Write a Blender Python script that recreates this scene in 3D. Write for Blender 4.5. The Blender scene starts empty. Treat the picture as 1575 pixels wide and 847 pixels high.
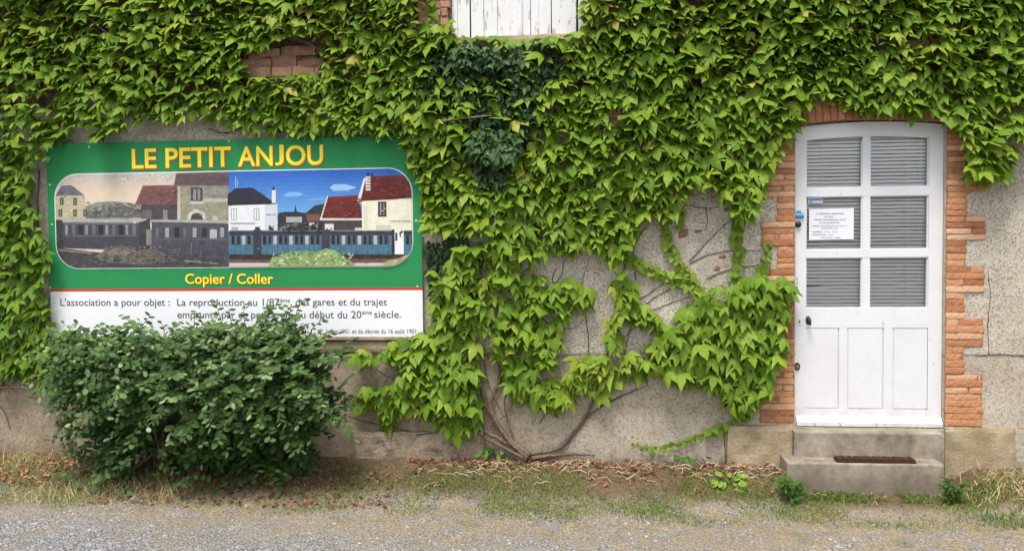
import bpy, bmesh, math, random
import numpy as np
from mathutils import Vector
rnd = random.Random(7)
rng = np.random.default_rng(11)
SC = bpy.context.scene
COL = SC.collection
RAD = math.radians

# ------------------------------------------------------------------ camera
CAM = np.array([0.0, -5.75, 1.65]); FPX = 1250.0
YAW, PITCH, ROLL = RAD(5.7266), RAD(-2.0028), RAD(-0.5383)
fw = np.array([math.sin(-YAW) * math.cos(PITCH), math.cos(YAW) * math.cos(PITCH), math.sin(PITCH)])
r0 = np.cross(fw, [0, 0, 1.0]); r0 /= np.linalg.norm(r0); u0 = np.cross(r0, fw)
rt = math.cos(ROLL) * r0 + math.sin(ROLL) * u0
up = -math.sin(ROLL) * r0 + math.cos(ROLL) * u0
cd = bpy.data.cameras.new('camera'); cam = bpy.data.objects.new('camera', cd); COL.objects.link(cam)
from mathutils import Matrix
M4 = Matrix.Identity(4)
for i in range(3):
    M4[i][0] = rt[i]; M4[i][1] = up[i]; M4[i][2] = -fw[i]; M4[i][3] = CAM[i]
cam.matrix_world = M4
cd.sensor_fit = 'HORIZONTAL'; cd.angle = 2 * math.atan(787.5 / FPX)
cd.clip_start = 0.05; cd.clip_end = 1000
SC.camera = cam

# ------------------------------------------------------------------ world, sun, exposure
SUN_EL, SUN_AZ = RAD(67), RAD(196)      # azimuth measured from +Y (north) clockwise: sun in front of the wall, a little to the left
w = bpy.data.worlds.new('World'); SC.world = w; w.use_nodes = True
nt = w.node_tree
sky = nt.nodes.new('ShaderNodeTexSky'); sky.sky_type = 'NISHITA'; sky.sun_disc = False
sky.sun_elevation = SUN_EL; sky.sun_rotation = SUN_AZ
sky.air_density = 1.0; sky.dust_density = 3.0; sky.ozone_density = 1.0
hs = nt.nodes.new('ShaderNodeHueSaturation'); hs.inputs['Saturation'].default_value = 0.35
nt.links.new(sky.outputs[0], hs.inputs['Color'])
bg = nt.nodes['Background']; bg.inputs[1].default_value = 0.10
nt.links.new(hs.outputs[0], bg.inputs[0])
sl = bpy.data.lights.new('sun', 'SUN'); sl.energy = 1.5; sl.angle = RAD(20); sl.color = (1.0, 0.95, 0.86)
so = bpy.data.objects.new('sun', sl); COL.objects.link(so)
sd = Vector((math.sin(SUN_AZ) * math.cos(SUN_EL), math.cos(SUN_AZ) * math.cos(SUN_EL), math.sin(SUN_EL)))
so.rotation_euler = sd.to_track_quat('Z', 'Y').to_euler(); so.location = (0, -8, 8)
SC.view_settings.view_transform = 'Standard'; SC.view_settings.look = 'None'
SC.view_settings.exposure = 1.36; SC.view_settings.gamma = 1.0
SC.view_settings.use_curve_mapping = False

# ------------------------------------------------------------------ pixel -> place
def ray(px, py):
    return fw * FPX + rt * (px - 787.5) - up * (py - 423.5)
def W(px, py, y=0.0):                      # point on the upright plane at depth y
    d = ray(px, py); t = (y - CAM[1]) / d[1]; return CAM + d * t
def WV(px, py, y):                         # the same, vectorised
    px = np.asarray(px, float); py = np.asarray(py, float); y = np.broadcast_to(np.asarray(y, float), px.shape)
    d = fw[None] * FPX + (px - 787.5)[:, None] * rt[None] - (py - 423.5)[:, None] * up[None]
    t = (y - CAM[1]) / d[:, 1]; return CAM[None] + d * t[:, None]
def G(px, py, z):                          # point on the level plane at height z
    d = ray(px, py); t = (z - CAM[2]) / d[2]; return CAM + d * t

def inpoly(px, py, poly):
    ins = np.zeros(len(px), bool); n = len(poly)
    for i in range(n):
        x0, y0 = poly[i]; x1, y1 = poly[(i + 1) % n]
        if y0 == y1: continue
        c = ((y0 > py) != (y1 > py)) & (px < (x1 - x0) * (py - y0) / (y1 - y0) + x0); ins ^= c
    return ins
# smooth value noise
_NG = rng.random((64, 64))
def vnoise(x, z, s=1.0, ox=0.0):
    x = np.asarray(x) * s + 31.7 + ox; z = np.asarray(z) * s + 17.3 + ox * 1.7
    xi = np.floor(x).astype(int); zi = np.floor(z).astype(int); fx = x - xi; fz = z - zi
    fx = fx * fx * (3 - 2 * fx); fz = fz * fz * (3 - 2 * fz)
    a = _NG[xi % 64, zi % 64]; b = _NG[(xi + 1) % 64, zi % 64]; c = _NG[xi % 64, (zi + 1) % 64]; d = _NG[(xi + 1) % 64, (zi + 1) % 64]
    return (a * (1 - fx) + b * fx) * (1 - fz) + (c * (1 - fx) + d * fx) * fz

def gz(x, y):                              # height of the ground: a low bank against the wall
    x = np.asarray(x, float); y = np.asarray(y, float)
    t = np.clip((y + 0.70) / 0.56, 0, 1); t = t * t * (3 - 2 * t)
    t = t * (1 - np.clip((x - 1.26) / .14, 0, 1) * np.clip((2.52 - x) / .14, 0, 1) * .95)     # worn level before the steps
    near = np.clip((8 - np.abs(x)) / 2, 0, 1)
    return 0.125 * t + near * (0.022 * (vnoise(x, y, 1.3) - .5) + 0.016 * (vnoise(x, y, 6.0, 3) - .5))

# ------------------------------------------------------------------ object helpers
def tag(o, label=None, cat=None, group=None, kind=None):
    if label: o['label'] = label
    if cat: o['category'] = cat
    if group: o['group'] = group
    if kind: o['kind'] = kind
    return o
def empty(name, loc, label, cat, group=None):
    o = bpy.data.objects.new(name, None); COL.objects.link(o); o.location = tuple(float(v) for v in loc)
    o.empty_display_size = 0.2
    return tag(o, label, cat, group)
def rootloc(p):
    v = np.zeros(3)
    while p is not None:
        v += np.array(p.location); p = p.parent
    return v
def obj(name, V, F, mats, parent=None, mi=None, tint=None, smooth=False, label=None):
    V = np.asarray(V, float).reshape(-1, 3)
    if parent is not None: V = V - rootloc(parent)[None]
    me = bpy.data.meshes.new(name)
    me.from_pydata(V.tolist(), [], [list(map(int, f)) for f in F] if not isinstance(F, np.ndarray) else F.tolist())
    for m in (mats if isinstance(mats, (list, tuple)) else [mats]): me.materials.append(m)
    if mi is not None: me.polygons.foreach_set('material_index', np.asarray(mi, np.int32))
    if tint is not None:
        a = me.attributes.new('tint', 'FLOAT', 'FACE'); a.data.foreach_set('value', np.asarray(tint, np.float32))
    if smooth: me.polygons.foreach_set('use_smooth', np.ones(len(me.polygons), bool))
    me.update()
    o = bpy.data.objects.new(name, me); COL.objects.link(o)
    if parent is not None: o.parent = parent
    if label: o['label'] = label
    return o
def rough_bar(b, x0, x1, y0, y1, z0, z1, t, seed):      # one worn brick: rounded profile with uneven edges
    n = max(3, int((x1 - x0) / .014)); V = []; F = []
    for i in range(n + 1):
        x = x0 + (x1 - x0) * i / n; e = .006 if i in (0, n) else 0
        zl_ = z0 + .0045 * (vnoise(x, seed, 26) - .5) + e * .4; zh = z1 + .0045 * (vnoise(x, seed, 26, 5) - .5) - e * .4; yy = y0 + e + .007 * (vnoise(x, seed, 20, 9) - .5)
        V += [(x, y1, zh), (x, yy + .006, zh), (x, yy + .0006, zh - .0022), (x, yy + .0022 * rnd.uniform(-1, 1), (zl_ + zh) / 2), (x, yy + .0012, zl_ + .003), (x, yy + .007, zl_), (x, y1, zl_)]
    for i in range(n):
        for j in range(6): F.append((i * 7 + j, i * 7 + j + 1, i * 7 + j + 8, i * 7 + j + 7))
    F.append((0, 1, 2, 3, 4, 5, 6)[::-1]); F.append(tuple(n * 7 + j for j in range(7)))
    F = [f[::-1] for f in F]; b.add(V, F, t)
class MB:                                  # collects shapes into one mesh
    def __init__(s): s.V = []; s.F = []; s.T = []; s.M = []
    def add(s, V, F, t=0.5, m=0):
        n = len(s.V); s.V.extend([tuple(map(float, v)) for v in V])
        for f in F: s.F.append([i + n for i in f]); s.T.append(t); s.M.append(m)
    def box(s, a, b, t=0.5, m=0, jit=0.0, bev=0.0):
        x0, y0, z0 = a; x1, y1, z1 = b
        if bev > 0:
            # chamfer towards the viewer's side (-y): front face inset
            c = bev
            V = [(x0, y1, z0), (x1, y1, z0), (x1, y1, z1), (x0, y1, z1),
                 (x0, y0 + c, z0), (x1, y0 + c, z0), (x1, y0 + c, z1), (x0, y0 + c, z1),
                 (x0 + c, y0, z0 + c), (x1 - c, y0, z0 + c), (x1 - c, y0, z1 - c), (x0 + c, y0, z1 - c)]
            F = [(3, 2, 1, 0), (0, 1, 5, 4), (1, 2, 6, 5), (2, 3, 7, 6), (3, 0, 4, 7),
                 (4, 5, 9, 8), (5, 6, 10, 9), (6, 7, 11, 10), (7, 4, 8, 11), (8, 9, 10, 11)]
        else:
            V = [(x0, y0, z0), (x1, y0, z0), (x1, y1, z0), (x0, y1, z0), (x0, y0, z1), (x1, y0, z1), (x1, y1, z1), (x0, y1, z1)]
            F = [(0, 1, 5, 4), (1, 2, 6, 5), (2, 3, 7, 6), (3, 0, 4, 7), (4, 5, 6, 7), (3, 2, 1, 0)]
        if jit: V = [(v[0] + rnd.uniform(-jit, jit), v[1] + rnd.uniform(-jit, jit), v[2] + rnd.uniform(-jit, jit)) for v in V]
        s.add(V, F, t, m)
    def tube(s, P, R, n=6, t=0.5, m=0, wob=0.0):
        P = [np.asarray(p, float) for p in P]
        if not hasattr(R, '__len__'): R = [R] * len(P)
        rings = []; V = []; pn = None
        for i, p in enumerate(P):
            d = P[min(i + 1, len(P) - 1)] - P[max(i - 1, 0)]; d /= (np.linalg.norm(d) + 1e-9)
            if pn is None:
                a = np.cross(d, [0, 1, 0.1]);
                if np.linalg.norm(a) < 1e-3: a = np.cross(d, [1, 0, 0])
            else: a = pn - d * np.dot(pn, d)
            a /= (np.linalg.norm(a) + 1e-9); pn = a; b = np.cross(d, a)
            for k in range(n):
                q = 2 * math.pi * k / n; rr = R[i] * (1 + rnd.uniform(-wob, wob))
                V.append(p + rr * (math.cos(q) * a + math.sin(q) * b))
        F = []
        for i in range(len(P) - 1):
            for k in range(n):
                F.append((i * n + k, i * n + (k + 1) % n, (i + 1) * n + (k + 1) % n, (i + 1) * n + k))
        F.append(tuple(range(n))[::-1]); F.append(tuple((len(P) - 1) * n + k for k in range(n)))
        s.add(V, F, t, m)
    def prism(s, poly, y0, y1, t=0.5, m=0):       # poly: (x,z) outline, front at y0, back at y1
        n = len(poly)
        V = [(p[0], y0, p[1]) for p in poly] + [(p[0], y1, p[1]) for p in poly]
        F = [tuple(range(n)), tuple(range(2 * n - 1, n - 1, -1))] + [((i + 1) % n, i, n + i, n + (i + 1) % n) for i in range(n)]
        s.add(V, F, t, m)
    def build(s, name, mats, parent=None, smooth=False, label=None, tint=True):
        return obj(name, s.V, s.F, mats, parent, s.M, s.T if tint else None, smooth, label)

def smoothline(P, n=6):                    # Catmull-Rom through the points
    P = [np.asarray(p, float) for p in P]
    Q = [2 * P[0] - P[1]] + P + [2 * P[-1] - P[-2]]; out = []
    for i in range(1, len(Q) - 2):
        for k in range(n):
            t = k / n; a, b, c, d = Q[i - 1], Q[i], Q[i + 1], Q[i + 2]
            out.append(0.5 * ((2 * b) + (-a + c) * t + (2 * a - 5 * b + 4 * c - d) * t * t + (-a + 3 * b - 3 * c + d) * t ** 3))
    out.append(P[-1]); return out

# ------------------------------------------------------------------ materials
def mat(name, col=(.5, .5, .5), rough=0.8, spec=0.3):
    m = bpy.data.materials.new(name); m.use_nodes = True
    b = m.node_tree.nodes['Principled BSDF']
    b.inputs['Base Color'].default_value = (*col, 1); b.inputs['Roughness'].default_value = rough
    b.inputs['Specular IOR Level'].default_value = spec
    return m
class NT:
    def __init__(s, m): s.t = m.node_tree; s.b = s.t.nodes['Principled BSDF']; s.co = None
    def n(s, k, **kw):
        x = s.t.nodes.new(k)
        for a, v in kw.items(): setattr(x, a, v)
        return x
    def l(s, a, b): s.t.links.new(a, b)
    def pos(s):
        if s.co is None: s.co = s.n('ShaderNodeNewGeometry').outputs['Position']
        return s.co
    def noise(s, scale, detail=4, rough=0.6, vec=None, dist=0.0):
        x = s.n('ShaderNodeTexNoise'); x.inputs['Scale'].default_value = scale; x.inputs['Detail'].default_value = detail
        x.inputs['Roughness'].default_value = rough; x.inputs['Distortion'].default_value = dist
        s.l(vec or s.pos(), x.inputs['Vector']); return x.outputs['Fac']
    def vor(s, scale, feature='F1', out='Distance', vec=None):
        x = s.n('ShaderNodeTexVoronoi'); x.feature = feature; x.inputs['Scale'].default_value = scale
        s.l(vec or s.pos(), x.inputs['Vector']); return x.outputs[out]
    def ramp(s, fac, stops):
        x = s.n('ShaderNodeValToRGB'); e = x.color_ramp.elements
        while len(e) < len(stops): e.new(0.5)
        for i, (p, c) in enumerate(stops):
            e[i].position = p; e[i].color = (*c, 1) if len(c) == 3 else c
        s.l(fac, x.inputs[0]); return x.outputs[0]
    def step(s, fac, a, b):
        x = s.n('ShaderNodeMapRange'); x.clamp = True; x.interpolation_type = 'SMOOTHSTEP'
        x.inputs[1].default_value = a; x.inputs[2].default_value = b; s.l(fac, x.inputs[0]); return x.outputs[0]
    def mix(s, fac, a, b, mode='MIX'):
        x = s.n('ShaderNodeMix'); x.data_type = 'RGBA'; x.blend_type = mode
        for v, i in ((fac, 0), (a, 6), (b, 7)):
            if isinstance(v, (int, float)): x.inputs[i].default_value = v
            elif isinstance(v, tuple): x.inputs[i].default_value = (*v, 1)
            else: s.l(v, x.inputs[i])
        return x.outputs[2]
    def math(s, op, a, b=None):
        x = s.n('ShaderNodeMath'); x.operation = op
        for v, i in ((a, 0), (b, 1)):
            if v is None: continue
            if isinstance(v, (int, float)): x.inputs[i].default_value = v
            else: s.l(v, x.inputs[i])
        return x.outputs[0]
    def attr(s, name='tint'):
        x = s.n('ShaderNodeAttribute'); x.attribute_name = name; return x.outputs['Fac']
    def sep(s):
        x = s.n('ShaderNodeSeparateXYZ'); s.l(s.pos(), x.inputs[0]); return x.outputs
    def bump(s, h, strength=0.5, dist=0.01):
        x = s.n('ShaderNodeBump'); x.inputs['Strength'].default_value = strength; x.inputs['Distance'].default_value = dist
        s.l(h, x.inputs['Height']); s.l(x.outputs[0], s.b.inputs['Normal']); return x
    def color(s, c): s.l(c, s.b.inputs['Base Color'])

def leaf_mat(name, stops, trans=0.35, rough=0.5, tcol=(0.25, 0.42, 0.03), spec=0.16):
    m = mat(name, rough=rough, spec=spec); T = NT(m)
    c = T.ramp(T.attr(), stops)
    nz = T.noise(55, 2)
    c2 = T.mix(0.35, c, T.ramp(nz, [(0.3, (.45, .45, .45)), (0.7, (1.3, 1.3, 1.2))]), 'MULTIPLY')
    T.color(c2)
    tr = T.n('ShaderNodeBsdfTranslucent'); T.l(T.mix(0.6, c2, tcol), tr.inputs[0])
    mx = T.n('ShaderNodeMixShader'); mx.inputs[0].default_value = trans
    out = T.t.nodes['Material Output']
    T.l(T.b.outputs[0], mx.inputs[1]); T.l(tr.outputs[0], mx.inputs[2]); T.l(mx.outputs[0], out.inputs[0])
    return m
M = {}
M['creeper'] = leaf_mat('creeper_leaf', [(0.0, (.042, .095, .012)), (0.35, (.096, .190, .017)), (0.65, (.162, .265, .024)), (0.9, (.245, .33, .036)), (1.0, (.36, .34, .07))], 0.25, tcol=(.24,.40,.012))
M['ivy'] = leaf_mat('ivy_leaf', [(0.0, (.014, .036, .010)), (0.5, (.028, .066, .018)), (1.0, (.075, .145, .050))], 0.12, 0.45, (.04, .12, .03), .2)
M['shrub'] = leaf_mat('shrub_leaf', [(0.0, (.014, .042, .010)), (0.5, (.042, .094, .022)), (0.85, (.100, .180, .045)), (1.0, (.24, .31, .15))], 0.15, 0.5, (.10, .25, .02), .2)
M['weed'] = leaf_mat('weed_leaf', [(0.0, (.03, .09, .02)), (0.5, (.075, .16, .03)), (1.0, (.20, .32, .04))], 0.25, 0.6, (.2, .35, .04))
M['grass'] = leaf_mat('grass_blade', [(0.0, (.075, .15, .025)), (0.4, (.16, .22, .05)), (0.7, (.36, .31, .14)), (1.0, (.58, .49, .27))], 0.2, 0.7, (.25, .28, .08), 0.15)
def bark_mat(name, a, b):
    m = mat(name, rough=.9, spec=.15); T = NT(m)
    n = T.noise(60, 5); T.color(T.ramp(n, [(0.3, a), (0.7, b)])); T.bump(n, .6, .004); return m
M['bark'] = bark_mat('vine_bark', (.075, .05, .035), (.20, .15, .11))
M['palebark'] = bark_mat('pale_bark', (.16, .12, .085), (.34, .28, .21))
M['twig'] = bark_mat('twig', (.05, .035, .028), (.12, .085, .065))

# wall: roughcast above, smoother render below, brownish towards the left foot
m = mat('plaster', rough=.92, spec=.15); T = NT(m); M['plaster'] = m
ps = T.sep()
v1 = T.vor(140); n1 = T.noise(75, 5, .65, None, 1.2); n2 = T.noise(2.2, 5); n3 = T.noise(9, 5, .7); n4 = T.noise(130, 4, .7); n5 = T.noise(22, 6, .75)
pits = T.step(T.math('ADD', T.math('MULTIPLY', v1, .35), T.math('MULTIPLY', n1, .8)), .36, .52)
base = T.ramp(n2, [(0.25, (.46, .395, .31)), (0.55, (.60, .535, .44)), (0.8, (.67, .61, .52))])
base = T.mix(T.math('MULTIPLY', T.step(n3, .5, .72), .35), base, (.36, .31, .25))
rough = T.mix(pits, (.25, .205, .16), base)
sm = T.ramp(T.noise(3.1, 6, .65), [(0.3, (.37, .31, .235)), (0.5, (.50, .43, .34)), (0.72, (.59, .53, .44))])
sm = T.mix(T.math('MULTIPLY', T.step(n4, .52, .66), .5), sm, (.17, .145, .115)); sm = T.mix(T.math('MULTIPLY', T.step(n5, .52, .68), .55), sm, (.47, .43, .37)); sm = T.mix(T.math('MULTIPLY', T.step(n5, .44, .32), .6), sm, (.20, .165, .125))
brn = T.ramp(T.noise(4.7, 7, .7), [(0.3, (.22, .165, .11)), (0.5, (.35, .275, .195)), (0.7, (.48, .39, .29))])
lowx = T.step(T.math('ADD', ps[0], T.math('MULTIPLY', n2, 1.2)), .5, -.3)
sm = T.mix(T.math('MULTIPLY', lowx, .9), sm, brn); gr = T.noise(85, 5, .8); sm = T.mix(T.math('MULTIPLY', T.step(gr, .54, .68), .45), sm, (.15, .12, .09)); sm = T.mix(T.math('MULTIPLY', T.step(gr, .44, .32), .35), sm, (.56, .50, .42))
edge = T.math('ADD', ps[2], T.math('MULTIPLY', T.math('SUBTRACT', T.noise(5, 4), .5), .09))
isup = T.step(edge, .875, .905)
seam = T.math('MULTIPLY', T.step(edge, .868, .885), T.math('SUBTRACT', 1.0, T.step(edge, .886, .905)))
stn = T.vor(7.5, out='Color'); s2 = T.n('ShaderNodeSeparateColor'); T.l(stn, s2.inputs[0])
rub = T.mix(T.math('MULTIPLY', T.noise(26, 6, .75), .8), T.ramp(s2.outputs[0], [(0.0, (.10, .055, .035)), (0.5, (.17, .115, .078)), (1.0, (.26, .19, .135))]), (.12, .085, .06))
rub = T.mix(T.step(T.vor(7.5, 'DISTANCE_TO_EDGE'), .05, .0), rub, (.06, .042, .03))
isrub = T.step(T.math('ADD', ps[2], T.math('MULTIPLY', T.math('SUBTRACT', T.noise(1.9, 5, .7), .5), .7)), 2.62, 2.74)
rough = T.mix(isrub, rough, rub)
wm = T.step(T.noise(30, 5, .65, None, 2.2), .55, .63); sm = T.mix(T.math('MULTIPLY', wm, .20), sm, (.16, .13, .10)); wl = T.step(T.noise(13, 6, .75), .58, .66); sm = T.mix(T.math('MULTIPLY', wl, .45), sm, (.60, .56, .49))
cc = T.mix(isup, sm, rough)
cc = T.mix(T.math('MULTIPLY', seam, .5), cc, (.10, .08, .06))
dirt = T.math('MULTIPLY', T.step(T.math('ADD', ps[2], T.math('MULTIPLY', T.noise(7, 4), .2)), .36, .18), .55)
cc = T.mix(dirt, cc, (.20, .15, .10)); T.color(cc)
hh = T.math('ADD', T.math('MULTIPLY', T.math('MULTIPLY', pits, isup), 1.0), T.math('ADD', T.math('MULTIPLY', n4, .35), T.math('MULTIPLY', n5, .9)))
hh = T.math('ADD', hh, T.math('MULTIPLY', T.math('SUBTRACT', 1.0, isup), 0.9))
hh = T.math('SUBTRACT', hh, T.math('MULTIPLY', wm, .45)); T.bump(hh, .85, .013)

m = mat('brick', rough=.88, spec=.2); T = NT(m); M['brick'] = m
c = T.ramp(T.attr(), [(0.0, (.35, .145, .070)), (0.35, (.47, .212, .104)), (0.7, (.55, .285, .155)), (1.0, (.62, .39, .25))])
n = T.noise(38, 6, .7); c = T.mix(T.math('MULTIPLY', T.step(n, .52, .75), .55), c, (.60, .42, .28))
c = T.mix(T.math('MULTIPLY', T.step(T.noise(24, 5, .7), .56, .75), .6), c, (.22, .10, .055)); T.color(c)
T.bump(T.math('ADD', n, T.math('MULTIPLY', T.noise(120, 3), .4)), .8, .006)
m = mat('old_brick', rough=.9, spec=.15); T = NT(m); M['oldbrick'] = m
c = T.ramp(T.attr(), [(0.0, (.22, .12, .08)), (1.0, (.42, .23, .15))])
c = T.mix(T.math('MULTIPLY', T.step(T.noise(30, 5, .7), .5, .7), .6), c, (.33, .27, .21)); T.color(c); T.bump(T.noise(50, 5), .9, .008)
m = mat('mortar', rough=.95, spec=.1); T = NT(m); M['mortar'] = m
T.color(T.ramp(T.noise(60, 4), [(0.3, (.20, .10, .058)), (0.7, (.38, .22, .135))])); T.bump(T.noise(90, 3), .6, .005)
m = mat('stone', rough=.9, spec=.2); T = NT(m); M['stone'] = m
c = T.ramp(T.noise(6, 6, .7), [(0.25, (.24, .18, .10)), (0.5, (.38, .30, .19)), (0.75, (.52, .44, .31))])
c = T.mix(T.math('MULTIPLY', T.step(T.noise(75, 4, .7), .54, .68), .6), c, (.17, .125, .075)); T.color(c); T.bump(T.noise(55, 6, .75), .9, .012)
m = mat('concrete', rough=.85, spec=.25); T = NT(m); M['concrete'] = m
c = T.ramp(T.noise(5.5, 8, .72), [(0.32, (.11, .088, .062)), (0.5, (.25, .212, .165)), (0.68, (.37, .325, .27))])
c = T.mix(T.math('MULTIPLY', T.step(T.noise(45, 5, .7), .56, .7), .45), c, (.14, .11, .085))
c = T.mix(T.math('MULTIPLY', T.step(T.math('ADD', T.sep()[2], T.math('MULTIPLY', T.noise(8, 5, .7), .1)), .24, .10), .55), c, (.125, .10, .07)); T.color(c); T.bump(T.noise(70, 5), .5, .005)
M['dark'] = mat('interior_shade_black', (.012, .012, .014), .9)
M['gap'] = mat('dark_gap', (.03, .024, .018), .95, .1)

def paint_mat(name, col, under, amount, rough=.5):
    m = mat(name, rough=rough, spec=.35); T = NT(m)
    st = T.n('ShaderNodeMapping'); st.inputs['Scale'].default_value = (1, 1, .22); T.l(T.pos(), st.inputs[0])
    n = T.noise(34, 6, .72, st.outputs[0]); n2 = T.noise(5, 4)
    k = T.step(T.math('ADD', n, T.math('MULTIPLY', n2, .25)), amount, amount + .05)
    c = T.mix(T.math('MULTIPLY', T.step(T.noise(4, 7, .7), .35, .75), .5), col, tuple(v * m_ for v, m_ in zip(col, (.86, .84, .80)))); c = T.mix(T.math('MULTIPLY', T.step(T.noise(60, 6, .8), .60, .74), .35), c, tuple(v * .6 for v in under))
    c = T.mix(T.math('MULTIPLY', T.math('MULTIPLY', T.step(T.math('ADD', T.sep()[2], T.math('MULTIPLY', T.noise(9, 5, .7), .3)), .74, .50), T.step(T.noise(16, 6, .75), .42, .62)), .4), c, (.40, .36, .29)); T.color(T.mix(T.math('MULTIPLY', k, .75), c, under)); T.bump(T.math('SUBTRACT', 1.0, k), .35, .002); return m
M['white'] = paint_mat('door_white_paint', (.67, .67, .695), (.38, .34, .30), .775)
M['oldwhite'] = paint_mat('shutter_white_paint', (.68, .68, .69), (.30, .25, .21), .70)
m = mat('glass'); M['glass'] = m; t = m.node_tree; t.nodes.remove(t.nodes['Principled BSDF'])
a = t.nodes.new('ShaderNodeBsdfTransparent'); a.inputs[0].default_value = (.975, .98, .98, 1)
g = t.nodes.new('ShaderNodeBsdfGlossy'); g.inputs['Roughness'].default_value = .03
fr = t.nodes.new('ShaderNodeFresnel'); fr.inputs[0].default_value = 1.5
mx = t.nodes.new('ShaderNodeMixShader'); t.links.new(fr.outputs[0], mx.inputs[0]); t.links.new(a.outputs[0], mx.inputs[1]); t.links.new(g.outputs[0], mx.inputs[2])
t.links.new(mx.outputs[0], t.nodes['Material Output'].inputs[0])
M['slat'] = mat('blind_slat', (.92, .91, .89), .45)
M['iron'] = mat('dark_iron', (.05, .048, .045), .45, .5); M['iron'].node_tree.nodes['Principled BSDF'].inputs['Metallic'].default_value = .6
M['brass'] = mat('worn_brass', (.28, .22, .14), .45, .5); M['brass'].node_tree.nodes['Principled BSDF'].inputs['Metallic'].default_value = .8
M['blue'] = mat('blue_plastic', (.03, .27, .50), .4)
M['paper'] = mat('paper', (.70, .715, .76), .8); M['ink'] = mat('black_ink', (.03, .03, .035), .7); M['greyink'] = mat('grey_ink', (.085, .085, .09), .7)
m = mat('coir', rough=.95, spec=.1); T = NT(m); M['coir'] = m
T.color(T.ramp(T.noise(150, 4), [(0.3, (.040, .022, .017)), (0.7, (.115, .062, .047))])); T.bump(T.noise(200, 3), 1, .006)

# ------------------------------------------------------------------ ground (one sheet)
xs = np.concatenate([[-300, -120, -50, -25, -14, -9], np.linspace(-6.5, 5, 330), [7, 10, 16, 30, 60, 130, 300]])
ys = np.concatenate([[-300, -120, -50, -25, -14, -9, -6], np.linspace(-4.6, 0.06, 130), [2, 8, 30, 120, 300]])
X, Y = np.meshgrid(xs, ys); Z = gz(X, np.minimum(Y, 0.0))
V = np.stack([X.ravel(), Y.ravel(), Z.ravel()], 1); nx, ny = len(xs), len(ys)
I = np.arange(nx * ny).reshape(ny, nx)
F = np.stack([I[:-1, :-1].ravel(), I[:-1, 1:].ravel(), I[1:, 1:].ravel(), I[1:, :-1].ravel()], 1)
m = mat('gravel_and_soil', rough=.95, spec=.12); T = NT(m); M['ground'] = m
ps = T.sep()
cell = T.vor(100, out='Color'); s1 = T.n('ShaderNodeSeparateColor'); T.l(cell, s1.inputs[0])
grav = T.ramp(s1.outputs[0], [(0.0, (.07, .074, .085)), (0.45, (.27, .278, .305)), (0.8, (.40, .40, .415)), (1.0, (.54, .53, .52))])
dist = T.vor(100); grav = T.mix(T.step(dist, .35, .75), grav, (.13, .125, .12))
tan = T.ramp(T.noise(62, 5, .8), [(0.30, (.10, .075, .045)), (0.5, (.27, .218, .148)), (0.70, (.50, .42, .315))])
soil = T.ramp(T.noise(30, 6, .7), [(0.3, (.075, .05, .03)), (0.6, (.17, .115, .07)), (0.8, (.30, .22, .14))])
# tan band: strongest 0.6 - 1.3 m before the wall, patchy, further out on the right
band = T.math('ADD', ps[1], T.math('MULTIPLY', T.noise(1.5, 5, .65), .9))
band = T.math('ADD', band, T.math('MULTIPLY', ps[0], .13))
tanf = T.math('MULTIPLY', T.step(band, -1.45, -.60), T.step(T.noise(9, 6, .75), .36, .56))
grav = T.mix(T.math('MULTIPLY', T.step(T.noise(2.2, 6, .7), .42, .66), .45), grav, tan); gc = T.mix(tanf, grav, tan)
moss = T.math('MULTIPLY', T.step(T.noise(3.3, 5, .7), .57, .68), T.math('MULTIPLY', T.step(ps[1], -1.9, -1.0), .55))
gc = T.mix(moss, gc, (.13, .15, .05))
sf = T.step(T.math('ADD', ps[1], T.math('MULTIPLY', T.noise(4, 4), .25)), -.50, -.30)
gc = T.mix(sf, gc, soil); T.color(gc)
T.bump(T.math('ADD', T.math('MULTIPLY', T.math('SUBTRACT', 1.0, dist), .8), T.noise(40, 5)), .9, .014)
tag(obj('ground', V, F, M['ground'], smooth=True), 'grey gravel yard fading into tan soil below the wall', kind='structure')

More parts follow.
